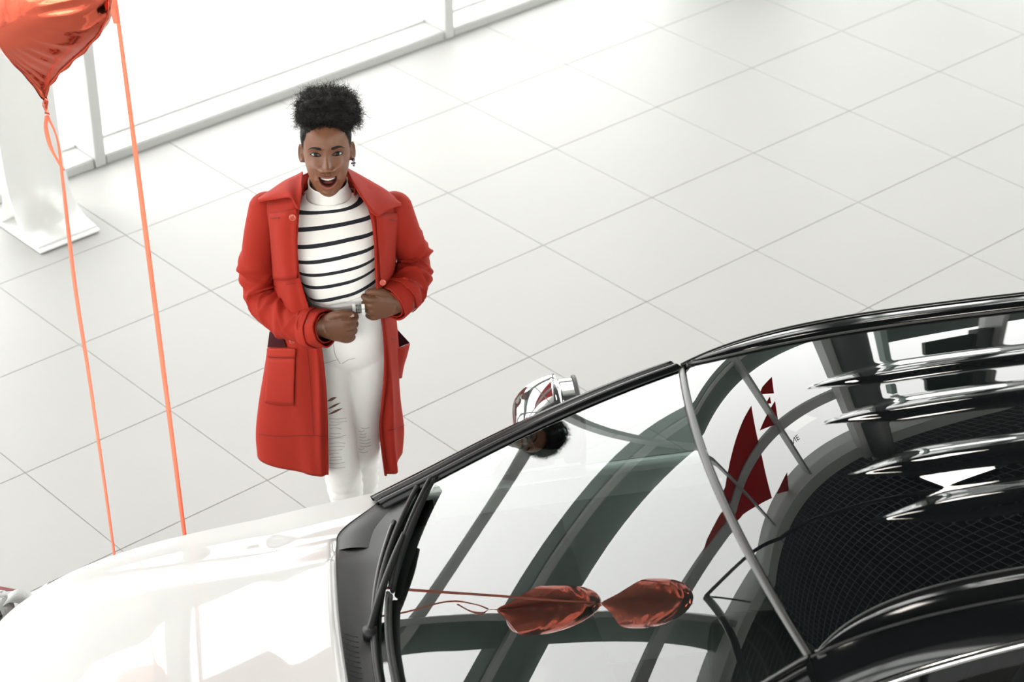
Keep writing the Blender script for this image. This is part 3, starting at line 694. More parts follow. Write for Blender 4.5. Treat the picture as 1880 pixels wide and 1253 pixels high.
M_SKIN = None
def skin_material():
    m = mat('dark_brown_skin', (.12, .05, .027), rough=.40, spec=.42, sss=.12, bump=.03, bscale=700)
    nt = m.node_tree; b = nt.nodes['Principled BSDF']
    at = nt.nodes.new('ShaderNodeAttribute'); at.attribute_name = 'skin_tone'
    nz = nt.nodes.new('ShaderNodeTexNoise'); nz.inputs['Scale'].default_value = 45; mx = nt.nodes.new('ShaderNodeMixRGB'); mx.blend_type = 'MULTIPLY'; mx.inputs[0].default_value = .18
    nt.links.new(at.outputs['Color'], mx.inputs[1]); nt.links.new(nz.outputs['Fac'], mx.inputs[2]); nt.links.new(mx.outputs[0], b.inputs['Base Color'])
    return m
M_SKIN = skin_material()
M_COAT = mat('red_coat_cotton', (.285, .0165, .0075), rough=.8, spec=.25, var=.06, vscale=40, bump=.10, bscale=900)
M_LINING = mat('shaded_red_lining', (.030, .0025, .004), rough=.8, spec=.1, var=.05)  # lining red darkened, shade inside the pockets put into the colour
M_JEANS = mat('white_denim', (.80, .795, .775), rough=.8, var=.02, vscale=30, bump=.08, bscale=1200)
M_HAIR = mat('black_hair', (.008, .0072, .0065), rough=.55, spec=.22, var=.3, vscale=60)
M_BUTTON = mat('red_horn_button', (.45, .07, .04), rough=.25, coat=.5, var=.1)
M_STITCH = mat('dark_red_seam', (.10, .006, .005), rough=.8, var=.05)
M_BELT = mat('silver_belt', (.34, .34, .33), rough=.3, metal=.3, var=.05)
M_BUCKLE = mat('steel_buckle', (.25, .25, .25), rough=.15, metal=1.0, var=.05)
M_EYEW = mat('eye_white', (.40, .39, .38), rough=.35, spec=.2, var=.01)
M_IRIS = mat('eye_iris', (.008, .005, .004), rough=.25, spec=.25, var=.1)
M_TEETH = mat('teeth', (.55, .53, .49), rough=.2, var=.02)
M_MOUTH = mat('mouth_inside', (.10, .016, .014), rough=.5, var=.1)
M_EARR = mat('violet_crystal', (.02, .012, .05), rough=.1, coat=1.0, var=.3)

def stripe_material():
    m = mat('striped_knit', (.5, .49, .47), rough=.85); nt = m.node_tree; b = nt.nodes['Principled BSDF']
    at = nt.nodes.new('ShaderNodeAttribute'); at.attribute_name = 'stripe_coord'
    mu = nt.nodes.new('ShaderNodeMath'); mu.operation = 'FRACT'; nt.links.new(at.outputs['Fac'], mu.inputs[0])
    r1 = nt.nodes.new('ShaderNodeMath'); r1.operation = 'LESS_THAN'; r1.inputs[1].default_value = .26; nt.links.new(mu.outputs[0], r1.inputs[0])
    g = nt.nodes.new('ShaderNodeMath'); g.operation = 'GREATER_THAN'; g.inputs[1].default_value = 0.0; nt.links.new(at.outputs['Fac'], g.inputs[0])
    pr = nt.nodes.new('ShaderNodeMath'); pr.operation = 'MULTIPLY'; nt.links.new(r1.outputs[0], pr.inputs[0]); nt.links.new(g.outputs[0], pr.inputs[1])
    mx = nt.nodes.new('ShaderNodeMixRGB'); mx.inputs[1].default_value = (.80, .785, .75, 1); mx.inputs[2].default_value = (.010, .011, .016, 1)
    nt.links.new(pr.outputs[0], mx.inputs[0]); nt.links.new(mx.outputs[0], b.inputs['Base Color'])
    tc = nt.nodes.new('ShaderNodeTexCoord'); wv = nt.nodes.new('ShaderNodeTexWave'); wv.inputs['Scale'].default_value = 130; wv.bands_direction = 'X'
    nt.links.new(tc.outputs['Object'], wv.inputs['Vector']); bp = nt.nodes.new('ShaderNodeBump'); bp.inputs['Strength'].default_value = .25; bp.inputs['Distance'].default_value = .003
    nt.links.new(wv.outputs['Fac'], bp.inputs['Height']); nt.links.new(bp.outputs[0], b.inputs['Normal'])
    return m
M_KNIT = stripe_material()

def ring_loft(rows, n=48, cap=True):
    """rows: (z, cx, half width, y front, y back)"""
    rows = np.array(rows, float); t = np.linspace(-math.pi, math.pi, n, endpoint=False); P = []
    for z, cx, hw, yf, yb in rows:
        c = np.cos(t); s_ = np.sin(t); ym = yf * .45 + yb * .55
        y = np.where(c > 0, ym - (ym - yf) * np.abs(c) ** .85, ym + (yb - ym) * np.abs(c) ** .85)
        P.append(np.stack([cx + hw * np.sign(s_) * np.abs(s_) ** .85, y, np.full(n, z)], -1))
    mb = MB().grid(np.array(P), closed_v=True, flip=False)
    if cap: mb.f.append(tuple(range(n))[::-1]); k = (len(P) - 1) * n; mb.f.append(tuple(range(k, k + n)))
    return mb
def dense(rows, m): return spline(np.array(rows, float), m)
def merge(*mbs):
    r = MB()
    for m_ in mbs: r.add(m_.v, m_.f)
    return r
def remeshed(mb, voxel, smooth_it=3):
    o = mb.build('tmp', None, None); bm = bmesh.new(); bm.from_mesh(o.data); bmesh.ops.recalc_face_normals(bm, faces=bm.faces); bm.to_mesh(o.data); bm.free()
    r = o.modifiers.new('r', 'REMESH'); r.mode = 'VOXEL'; r.voxel_size = voxel; r.use_smooth_shade = True
    if smooth_it: s_ = o.modifiers.new('s', 'SMOOTH'); s_.factor = .5; s_.iterations = smooth_it
    dg = bpy.context.evaluated_depsgraph_get(); me = bpy.data.meshes.new_from_object(o.evaluated_get(dg)); bpy.data.objects.remove(o, do_unlink=True)
    me.materials.clear(); return me
def me_arrays(me):
    v = np.empty(len(me.vertices) * 3); me.vertices.foreach_get('co', v); return v.reshape(-1, 3), [tuple(p.vertices) for p in me.polygons]

# ---------------- head
HO = np.array([.008, -.020, 1.583]); PITCH = math.radians(16); YAW = math.radians(4.5)
cp, sp_ = math.cos(PITCH), math.sin(PITCH); RH = np.array([[1, 0, 0], [0, cp, sp_], [0, -sp_, cp]])
RYW = np.array([[math.cos(YAW), -math.sin(YAW), 0], [math.sin(YAW), math.cos(YAW), 0], [0, 0, 1]])
RHEAD = RYW @ RH
def H(p): return HO + np.asarray(p, float) @ RHEAD.T
ZT = np.array([-.130, -.126, -.120, -.110, -.098, -.085, -.070, -.050, -.030, -.010, .0, .020, .040, .060, .078, .092, .102, .108, .110])
YF = np.array([-.052, -.066, -.076, -.082, -.083, -.084, -.087, -.087, -.086, -.085, -.086, -.091, -.092, -.088, -.078, -.062, -.042, -.018, 0.])
HW = np.array([.010, .0185, .0260, .0355, .0440, .0520, .056, .0615, .0655, .068, .0685, .0695, .0705, .069, .063, .053, .040, .022, .004])
YB = np.array([-.040, -.030, -.018, .002, .022, .038, .054, .071, .085, .094, .097, .100, .098, .091, .079, .063, .045, .024, .002])
def gz(x, z, cx, cz, sx, sz): return np.exp(-((x - cx) / sx) ** 2 - ((z - cz) / sz) ** 2)
EYE_X, EYE_Z = .0318, .000
def mouth_open(x, z):
    """1 inside the opening, falling to 0 outside; returns signed distance-ish (neg inside)"""
    hw = .0255; zt = -.0690 + .0065 * (x / hw) ** 2; k = np.sqrt(np.clip(1 - (x / hw) ** 2, 0, 1)); zb = -.0685 - .0235 * k
    return np.maximum(np.maximum(z - zt + .0, zb - z), (np.abs(x) - hw) * .8)
def eye_open(x, z, sg):
    u = (x - sg * EYE_X) / .0150; u2 = np.clip(1 - u * u, 0, 1); zt = EYE_Z + .0012 * u * sg + .0060 * u2 ** .8; zb = EYE_Z + .0012 * u * sg - .0040 * u2 ** .8
    return np.maximum(np.maximum(z - zt, zb - z), (np.abs(u) - 1) * .015)
def face_disp(x, z):
    d = np.zeros_like(x)
    za = np.array([.02, .008, -.004, -.018, -.030, -.040, -.046, -.052, -.060]); am = np.array([0, .0035, .006, .0105, .016, .0205, .019, .008, 0]); sg_ = np.array([.007, .0065, .0065, .0080, .0105, .0125, .0125, .011, .010])
    d -= np.interp(z, za[::-1], am[::-1]) * np.exp(-(np.abs(x) / np.interp(z, za[::-1], sg_[::-1])) ** 2.2)
    for s_ in (-1, 1):
        d -= .0120 * gz(x, z, s_ * .0160, -.0445, .0080, .0075)           # nostril wing
        d += .0060 * gz(x, z, s_ * .0070, -.0535, .0038, .0028)           # nostril
        d += .0075 * gz(x, z, s_ * .030, .002, .015, .0115)               # socket
        d -= .0035 * gz(x, z, s_ * .030, .0205, .018, .007)               # brow
        d -= .0040 * gz(x, z, s_ * EYE_X, .0005, .013, .0075)             # lid bulge over the eyeball
        d -= .0080 * gz(x, z, s_ * .041, -.038, .019, .017)               # cheek, lifted by the smile
        d += .0018 * gz(x, z, s_ * .034, -.060, .006, .014)               # smile fold
        e = eye_open(x, z, s_); d += .0050 * smooth01((.0004 - e) / .0012)
        d -= .0012 * np.exp(-((e - .0012) / .0011) ** 2)                  # lid rims
    m_ = mouth_open(x, z)
    d -= .0062 * np.exp(-((m_ - .0045) / .0045) ** 2) * (1 + .25 * (z < -.08))  # lips
    d += .022 * smooth01((.0008 - m_) / .0022)                            # open mouth
    d -= .004 * gz(x, z, 0, -.116, .016, .009)                            # chin
    d += .0025 * gz(x, z, 0, -.1065, .020, .004)
    d -= .002 * gz(x, z, 0, .055, .03, .02)
    return d
zz = np.concatenate([np.linspace(-.130, -.115, 12)[:-1], np.linspace(-.115, .032, 175), np.linspace(.034, .110, 44)])
sa = np.linspace(-math.pi, math.pi, 300, endpoint=False); ta = sa - .55 * np.sin(sa)
yf, hw_, yb_ = [np.interp(zz, ZT, a) for a in (YF, HW, YB)]
for a in (yf, hw_, yb_):
    for _ in range(10): a[1:-1] = .25 * a[:-2] + .5 * a[1:-1] + .25 * a[2:]
HP = []
for z, f_, h_, b_ in zip(zz, yf, hw_, yb_):
    c, s_ = np.cos(ta), np.sin(ta); ym = .25 * f_ + .62 * b_ * .5
    x = h_ * np.sign(s_) * np.abs(s_) ** .90
    y = np.where(c > 0, ym + (f_ - ym) * np.abs(c) ** .93, ym + (b_ - ym) * np.abs(c) ** .9)
    y = y + face_disp(x, np.full_like(x, z)) * smooth01((c - .12) / .3)
    HP.append(np.stack([x, y, np.full_like(x, z)], -1))
HP = np.array(HP); head = MB().grid(HP, closed_v=True)
nh = len(sa); head.f.append(tuple(range(nh))[::-1]); head.f.append(tuple(range((len(zz) - 1) * nh, len(zz) * nh)))
hv = np.array(head.v)
# skin tone per vertex of the head (lips and the inside of the lips are tissue of another colour)
BASE = np.array([.165, .066, .032]); LIP = np.array([.27, .085, .062]); DK = np.array([.085, .033, .018]); MTH = np.array([.06, .012, .010])
def tone(v):
    x, y, z = v.T; col = np.tile(BASE, (len(v), 1)); front = (y < -.04)
    m_ = mouth_open(x, z); lip = np.exp(-((m_ - .0042) / .0046) ** 4) * front * smooth01((.0290 - np.abs(x)) / .004); low = (z < -.082)
    lip = np.where(z > -.075, lip * smooth01((.0075 - m_) / .002), lip); lipc = np.where(low[:, None], LIP, LIP * .75); col = col * (1 - lip[:, None]) + lipc * lip[:, None]
    ins = smooth01((.0002 - m_) / .002) * front; col = col * (1 - ins[:, None]) + MTH * ins[:, None]
    for s_ in (-1, 1):
        e = eye_open(x, z, s_); k = np.exp(-((e - .0005) / .0022) ** 2)[:, None] * .75 * front[:, None]; col = col * (1 - k) + DK * .35 * k
        k2 = (gz(x, z, s_ * .031, -.002, .020, .012) * front)[:, None] * .35; col = col * (1 - k2) + DK * k2
        b_ = (gz(x, z, s_ * .0245, -.052, .006, .005) * 0)[:, None]
    k = smooth01((z - .07) / .03)[:, None] * .3; col = col * (1 - k) + DK * k
    return col
htone = tone(hv)
head_v = H(hv)
# ears
def ear(sg):
    mb = MB(); rows = []
    for u in np.linspace(0, 1, 14):
        row = []
        for a in np.linspace(0, 2 * math.pi, 28, endpoint=False):
            ry, rz = .016 * (1 - .0 * u), .030
            rim = 1 - u; yy = ry * math.cos(a) * rim; zz_ = (rz * math.sin(a) - .004 * math.cos(a)) * rim * (1 - .18 * (math.sin(a) < 0))
            xx = .010 * (1 - (2 * abs(u - .12)) ** 2 if u < .3 else .45 - .45 * (u - .3) / .7)
            row.append((sg * (.068 + xx + .010 * math.cos(a) * .6), .016 + yy, -.012 + zz_))
        rows.append(row)
    base = [[(sg * .060, .012 + .013 * math.cos(a), -.012 + .026 * math.sin(a)) for a in np.linspace(0, 2 * math.pi, 28, endpoint=False)]]
    mb.grid(np.array(base + rows), closed_v=True, flip=sg < 0); return mb
ears = merge(ear(-1), ear(1)); ears_v = H(np.array(ears.v))
# ---------------- hands
def finger(pts, r): return MB().tube(spline(np.array(pts, float), 16), np.linspace(r[0], r[1], 16) * (1 - .35 * (np.linspace(0, 1, 16) > .93)), 12)
def hand(wr, u, v, w):
    wr, u, v, w = [np.array(a, float) for a in (wr, u, v, w)]; u /= np.linalg.norm(u); v -= u * (u @ v); v /= np.linalg.norm(v); w = w - u * (w @ u) - v * (w @ v); w /= np.linalg.norm(w)
    q = lambda a, b_, c_: wr + u * a + v * b_ + w * c_
    mbs = []
    rows = []
    for a, hv_, hw2 in ((-.05, .026, .021), (-.015, .026, .020), (.012, .034, .019), (.040, .041, .018), (.062, .042, .017), (.074, .038, .013)):
        rows.append([q(a, hv_ * math.copysign(abs(math.cos(t)) ** .8, math.cos(t)) + .000, hw2 * math.copysign(abs(math.sin(t)) ** .8, math.sin(t)) + .004) for t in np.linspace(0, 2 * math.pi, 20, endpoint=False)])
    pm = MB().grid(np.array(rows), closed_v=True); pm.f.append(tuple(range(20))[::-1]); pm.f.append(tuple(range(100, 120))); mbs.append(pm)
    for b_, ln, dv in ((.031, 1.0, .002), (.0105, 1.06, .0), (-.0105, 1.0, -.001), (-.0305, .84, -.003)):
        mbs.append(finger([q(.050, b_, .002), q(.074, b_ + dv, .000), q(.074 + .016 * ln, b_ + dv, .012), q(.074 + .020 * ln, b_ + dv * 2, .030), q(.070 + .010 * ln, b_ + dv * 2, .043), q(.052, b_ + dv * 2, .046), q(.040, b_ + dv, .038)], (.0108 * ln ** .5, .0082)))
    mbs.append(finger([q(.004, .020, .012), q(.026, .042, .006), q(.050, .056, .002), q(.072, .057, .006), q(.088, .052, .012)], (.0150, .0088)))
    return merge(*mbs), q
hR, qR = hand(W(592, 603, -.185), (.97, -.02, -.12), (.12, .0, .97), (0, 1, .15))
hL, qL = hand(W(729, 560, -.122), (-.93, -.12, -.08), (-.10, -.10, .97), (0, 1, .1))
# ---------------- rest of the body under the clothes
torso = ring_loft(dense([(.86, .042, .125, -.075, .085), (.95, .045, .135, -.095, .095), (1.05, .043, .118, -.095, .078), (1.12, .036, .105, -.095, .07), (1.2, .022, .115, -.10, .075), (1.28, .012, .135, -.10, .078), (1.34, .006, .150, -.075, .075), (1.385, .004, .135, -.052, .07), (1.415, .004, .075, -.05, .05), (1.45, .005, .050, -.066, .040), (1.50, .007, .048, -.075, .030), (1.53, .008, .046, -.07, .030)], 40), 40)
AR_R = [(492, 385, .015), (480, 440, .03), (474, 500, .035), (486, 552, .0), (530, 588, -.085), (572, 602, -.15), (606, 603, -.188)]
AR_L = [(722, 385, .015), (740, 430, .035), (757, 472, .05), (757, 508, .0), (740, 540, -.075), (724, 558, -.112), (716, 562, -.125)]
armR = MB().tube(spline(WW(AR_R), 30), np.linspace(.043, .024, 30), 16); armL = MB().tube(spline(WW(AR_L), 30), np.linspace(.043, .024, 30), 16)
LEG_R = [(-.030, .0, .92), (-.030, -.015, .80), (-.022, -.045, .66), (-.006, -.060, .54), (.004, -.030, .40), (.010, .002, .25), (.012, .03, .10)]
LEG_L = [(.105, .005, .92), (.092, .010, .80), (.074, .018, .67), (.060, .030, .54), (.050, .068, .40), (.046, .10, .25), (.046, .128, .10)]
LR = [.076, .072, .058, .048, .047, .036, .030]
legR = MB().tube(spline(LEG_R, 40), np.interp(np.linspace(0, 6, 40), range(7), LR), 18); legL = MB().tube(spline(LEG_L, 40), np.interp(np.linspace(0, 6, 40), range(7), LR), 18)
feet = merge(*[MB().tube(spline([(x, y + .02, .09), (x, y - .03, .075), (x, y - .10, .035), (x, y - .15, .028)], 14), np.linspace(.034, .022, 14), 14) for x, y in ((.012, .035), (.046, .135))])
bme = remeshed(merge(torso, armR, armL, legR, legL, feet, hR, hL), .0032, 4)
bv, bf = me_arrays(bme); bpy.data.meshes.remove(bme)
allb = MB(); allb.add(bv, bf); allb.add(head_v, head.f); allb.add(ears_v, ears.f)
person = allb.build('person', M_SKIN, None); person.location = tuple(P_ORG); person.rotation_euler = (0, 0, P_YAW)
tag(person, 'smiling person in red coat, striped top and white ripped jeans holding belt', 'person')
cols = np.vstack([np.tile(BASE * .82, (len(bv), 1)), htone, np.tile(BASE * .9, (len(ears_v), 1))])
ca = person.data.color_attributes.new('skin_tone', 'FLOAT_COLOR', 'POINT'); ca.data.foreach_set('color', np.hstack([cols, np.ones((len(cols), 1))]).ravel())
# nails
def nail(c, nrm, t, w, l_):
    c, nrm, t = [np.array(a, float) for a in (c, nrm, t)]; nrm /= np.linalg.norm(nrm); t -= nrm * (t @ nrm); t /= np.linalg.norm(t); s_ = np.cross(nrm, t)
    P = np.array([[c + t * l_ * a + s_ * w * b_ * (1 - .25 * a * a) - nrm * .0016 * b_ * b_ for b_ in np.linspace(-1, 1, 6)] for a in np.linspace(-1, 1, 6)])
    o = MB().grid(P).build('nail', mat('nail_polish', (.36, .20, .15), rough=.15, coat=1.0, var=.03), person); solidify(o, .0008, 0)
nail(qR(.083, .0545, .001), (0, -.75, .6), (1, 0, 0), .0055, .0065)
# eyes, lids, brows, teeth
for s_ in (-1, 1):
    rr = .0128
    _h, _f, _b = np.interp(EYE_Z, zz, hw_), np.interp(EYE_Z, zz, yf), np.interp(EYE_Z, zz, yb_); _ym = .25 * _f + .31 * _b; _sn = (EYE_X / _h) ** (1 / .9)
    yc = _ym + (_f - _ym) * math.sqrt(1 - _sn * _sn) ** .93 + float(face_disp(np.array([s_ * EYE_X]), np.array([EYE_Z]))[0]) - .0050 + .0020 + rr; c = np.array([s_ * EYE_X, yc, EYE_Z])
    th_, ph_ = np.linspace(0, math.pi, 20), np.linspace(0, 2 * math.pi, 28, endpoint=False)
    P = np.array([[H(c + rr * np.array([math.sin(a) * math.cos(b_), -math.cos(a), math.sin(a) * math.sin(b_)])) for b_ in ph_] for a in th_])
    eb = MB().grid(P, closed_v=True).build('eyeball', M_EYEW, person)
    g = np.array([.02 - s_ * .02, -1, .10]); g /= np.linalg.norm(g); e1_ = np.cross(g, [0, 0, 1]); e1_ /= np.linalg.norm(e1_); e2_ = np.cross(e1_, g)
    P = np.array([[H(c + (rr + .0006) * (g * math.cos(a) + (e1_ * math.cos(b_) + e2_ * math.sin(b_)) * math.sin(a))) for b_ in ph_] for a in np.linspace(0, .46, 8)])
    MB().grid(P, closed_v=True).build('iris', M_IRIS, eb)
    def on_face(x, z, off=.0):
        h_ = np.interp(z, zz, hw_); f_ = np.interp(z, zz, yf); b_ = np.interp(z, zz, yb_); ym = .25 * f_ + .31 * b_; sn = min(.999, (abs(x) / h_) ** (1 / .9)); c_ = math.sqrt(1 - sn * sn)
        return H([x, ym + (f_ - ym) * c_ ** .93 + float(face_disp(np.array([x]), np.array([z]))[0]) - off, z])
    lash = np.array([on_face(s_ * EYE_X + .0158 * u, EYE_Z + .0012 * u * s_ + .0064 * (max(0, 1 - u * u)) ** .8, .0008) for u in np.linspace(-1.0, 1.0, 22)])
    MB().tube(lash, .0006 + .0012 * np.sin(np.linspace(.2, math.pi - .2, 22)), 6).build('eyelashes', M_HAIR, person)
    lash2 = np.array([on_face(s_ * EYE_X + .0150 * u, EYE_Z + .0012 * u * s_ - .0044 * (max(0, 1 - u * u)) ** .8, .0003) for u in np.linspace(-1.0, 1.0, 18)])
    MB().tube(lash2, .0005, 6).build('lower_lid_line', M_HAIR, person)
    bx = [(s_ * .0145, .0185), (s_ * .023, .0205), (s_ * .033, .0225), (s_ * .043, .0215), (s_ * .052, .0150)]
    P = []
    for (x, z), w_ in zip(spline(np.array(bx), 22), np.interp(np.linspace(0, 1, 22), [0, .15, .5, 1], [.0030, .0040, .0032, .0006])):
        P.append([on_face(x, z - w_, .0012), on_face(x, z, .0020), on_face(x, z + w_, .0012)])
    bo = MB().grid(np.array(P), flip=s_ > 0).build('eyebrow', M_HAIR, person); solidify(bo, .001, 0)
P = np.array([[H([.0205 * u, -.0755 + .010 * u * u, -.0655 + .004 * u * u - .0105 * k]) for k in (0, .5, .9, 1)] for u in np.linspace(-1, 1, 25)])
to = MB().grid(P, flip=True).build('teeth', M_TEETH, person); solidify(to, .002, 0)
P = np.array([[H([.016 * math.cos(b_) * a, -.066 + .006 * a, -.0865 + .010 * math.sin(b_) * a + .004 * (1 - a)]) for b_ in np.linspace(0, 2 * math.pi, 24, endpoint=False)] for a in np.linspace(.05, 1, 8)])
MB().grid(P, closed_v=True, flip=True).build('tongue', mat('tongue', (.24, .05, .042), rough=.35, var=.1), person)
# earring
ep = H((.0755, .004, -.035)); er = empty_child('earring', person); er['label'] = 'dark violet crystal earring'
for k, (dx, dz, r_) in enumerate(((0, 0, .0055), (.003, -.010, .0042), (-.003, -.011, .0038), (.001, -.018, .0034))):
    MB().tube(np.array([ep + [dx, 0, dz + r_ * a] for a in (-1, -.5, 0, .5, 1)]), [r_ * .2, r_ * .85, r_, r_ * .85, r_ * .2], 8).build('crystal', M_EARR, er, smooth=False)
# ---------------- hair: sleek cap + puff of curls
def hairline(a):
    """lowest hair z (head frame) by angle from the front"""
    a = abs(a); return np.interp(a, [0, .5, .9, 1.15, 1.35, 1.55, 1.9, 3.2], [.081, .078, .060, .030, .004, .022, -.040, -.065]) + .0022 * math.sin(23 * a) + .0016 * math.sin(51 * a + 1)
rows = []
for u in np.linspace(0, 1, 26):
    row = []
    for i, a in enumerate(sa):
        aa = ta[i]; z = hairline(aa) * (1 - u) + .1098 * u
        f_, h_, b_ = np.interp(z, zz, yf), np.interp(z, zz, hw_), np.interp(z, zz, yb_); c, s1 = math.cos(aa), math.sin(aa); ym = .25 * f_ + .31 * b_
        x = h_ * math.copysign(abs(s1) ** .9, s1); y = ym + (f_ - ym) * abs(c) ** .93 if c > 0 else ym + (b_ - ym) * abs(c) ** .9
        n_ = np.array([x, y, z - .0]); n_ /= np.linalg.norm(n_); row.append(H(np.array([x, y, z]) + n_ * (.0008 + .0045 * smooth01(u / .25))))
    rows.append(row)
MB().grid(np.array(rows), closed_v=True).build('hair_cap', M_HAIR, person)
rs = np.random.RandomState(11)
puff_c = W(602, 203, .015); PR = np.array([.0905, .085, .062])
def puff_pt(d, k=1.0):
    n_ = noise.noise(Vector(d * 3.1)) * .10 + noise.noise(Vector(d * 8.0)) * .05
    sq = (np.abs(d) ** 2.6).sum() ** (-1 / 2.6)
    p = d * sq * PR * (1 + n_) * k
    if p[2] < 0: p = p * np.array([1.04, 1.0, .92])
    return puff_c + p
P = np.array([[puff_pt(np.array([math.sin(a) * math.cos(b_), math.sin(a) * math.sin(b_), math.cos(a)]), .93) for b_ in np.linspace(0, 2 * math.pi, 72, endpoint=False)] for a in np.linspace(0.001, math.pi - .001, 48)])
MB().grid(P, closed_v=True).build('hair_puff', M_HAIR, person)
def curls(name, roots, dirs, length, rad, turns, thick):
    nC = len(roots); nS = 7; V = np.zeros((nC, nS, 3, 3)); tt = np.linspace(0, 1, nS)
    for i in range(nC):
        d = dirs[i]; a = np.cross(d, rs.randn(3)); a /= np.linalg.norm(a); b_ = np.cross(d, a); ph = rs.rand() * 6.28; L_ = length * (.5 + rs.rand()); R_ = rad * (.5 + rs.rand())
        ang = ph + turns * 6.28 * tt; c = roots[i] + np.outer(tt * L_, d) + R_ * (np.outer(np.cos(ang) - math.cos(ph), a) + np.outer(np.sin(ang) - math.sin(ph), b_))
        for j in range(3):
            q = j * 2.094; V[i, :, j] = c + (np.outer(math.cos(q) * thick * (1 - .6 * tt), a) + np.outer(math.sin(q) * thick * (1 - .6 * tt), b_))
    v = V.reshape(-1, 3); base = (np.arange(nC) * nS * 3)[:, None]; f = []
    for k in range(nS - 1):
        for j in range(3):
            a_, b2 = k * 3 + j, k * 3 + (j + 1) % 3; f.append(np.stack([base[:, 0] + a_, base[:, 0] + b2, base[:, 0] + b2 + 3, base[:, 0] + a_ + 3], -1))
    f = np.concatenate(f); o = mesh(name, v, f.tolist(), M_HAIR, person); o['kind'] = 'stuff'; return o
dd = rs.randn(7000, 3); dd /= np.linalg.norm(dd, axis=1, keepdims=True)
curls('hair_curls', np.array([puff_pt(d, .90) for d in dd]), (dd + .5 * rs.randn(*dd.shape)) / 1.1, .013, .0028, 1.3, .00045)
wd = []
for k in range(150):
    s_ = 1 if rs.rand() < .65 else -1; wd.append((W(602 + s_ * (50 + 8 * rs.rand()), 215 + 22 * rs.rand(), -.01 + .05 * rs.rand()), np.array([s_ * .8, -.2 + .4 * rs.rand(), -.5 + .7 * rs.rand()])))
curls('loose_curls', np.array([a for a, _ in wd]), np.array([b_ for _, b_ in wd]), .016, .003, 1.5, .0004)
fr_r, fr_d = [], []
for k in range(900):   # short baby hairs along the hairline
    a = rs.uniform(-1.15, 1.15); z = hairline(a) + rs.uniform(-.004, .012); f_, h_, b_ = np.interp(z, zz, yf), np.interp(z, zz, hw_), np.interp(z, zz, yb_); ym = .25 * f_ + .31 * b_
    x = h_ * math.copysign(abs(math.sin(a)) ** .9, a); fr_r.append(H([x, ym + (f_ - ym) * math.cos(a) ** .93 - .001, z])); fr_d.append(RHEAD @ np.array([.5 * rs.randn(), .2, .8]))
curls('baby_hairs', np.array(fr_r), np.array(fr_d), .012, .002, .8, .0003)
# ---------------- striped top
NS = 64
rows = dense([(1.075, .045, .108, -.102, .075), (1.105, .044, .117, -.116, .082), (1.130, .040, .1265, -.1275, .087), (1.15, .036, .126, -.128, .085), (1.20, .024, .130, -.130, .085), (1.26, .014, .144, -.138, .086), (1.31, .010, .152, -.125, .086), (1.355, .006, .158, -.100, .085), (1.39, .005, .140, -.078, .078), (1.413, .005, .098, -.072, .066), (1.428, .005, .067, -.076, .054)], 60)
sh = ring_loft(rows, NS, False)
sv = np.array(sh.v)
fold = .004 * np.sin(38 * (sv[:, 2] * .8 + sv[:, 0] * .9)) * smooth01((1.19 - sv[:, 2]) / .10) + .003 * np.sin(24 * (sv[:, 2] - 1.4 * sv[:, 0])) * smooth01((sv[:, 0] - .03) / .08)
sv[:, 1] -= fold * (sv[:, 1] < 0); sh.v = [tuple(p) for p in sv]
shirt = sh.build('striped_top', M_KNIT, person); solidify(shirt, .002, 0)
tz = sv[:, 2] + .10 * np.abs(sv[:, 0]) * 0
ks = np.arange(9); pys = 378 + 24.2 * ks; zk = np.array([W(615, py_, yy)[2] for py_, yy in zip(pys, np.interp(pys, [370, 420, 470, 550], [-.105, -.13, -.135, -.13]))])
X0S = .03; sl = np.interp(sv[:, 2], zk[::-1], np.linspace(.30, .05, 9)); ze = sv[:, 2] - sl * (sv[:, 0] - X0S) + .02 * (sv[:, 1] > 0)
ze = ze + .012 * smooth01((sv[:, 0] - .05) / .08) * np.sin(20 * sv[:, 2])*.4
coord = np.interp(ze, zk[::-1], ks[::-1].astype(float), left=-9, right=-9) + 1.12
up = ze > zk[0]; coord[up] = 1.12 - (ze[up] - zk[0]) / .0435
coord[(coord < .02)] = -1; coord[coord > 8.6] = -1
coord[(coord < .95) & (np.abs(sv[:, 0] - .005) < .085)] = -1
fa = shirt.data.attributes.new('stripe_coord', 'FLOAT', 'POINT'); fa.data.foreach_set('value', coord)
P = []
for u, (z, r_, dy) in enumerate([(1.428, .066, -.014), (1.437, .0625, -.016), (1.448, .059, -.018), (1.466, .057, -.022), (1.480, .0575, -.026), (1.484, .0565, -.027), (1.480, .0540, -.027), (1.45, .053, -.02)]):
    P.append([(.006 + r_ * 1.02 * math.cos(a), dy + .006 + r_ * .98 * math.sin(a) * (1.0 if math.sin(a) > 0 else 1.06), z + .012 * math.sin(a)) for a in np.linspace(0, 2 * math.pi, 48, endpoint=False)])
neck_o = MB().grid(np.array(P), closed_v=True).build('turtleneck', mat('white_rib_knit', (.80, .785, .75), rough=.85, bump=.1, bscale=500), person)
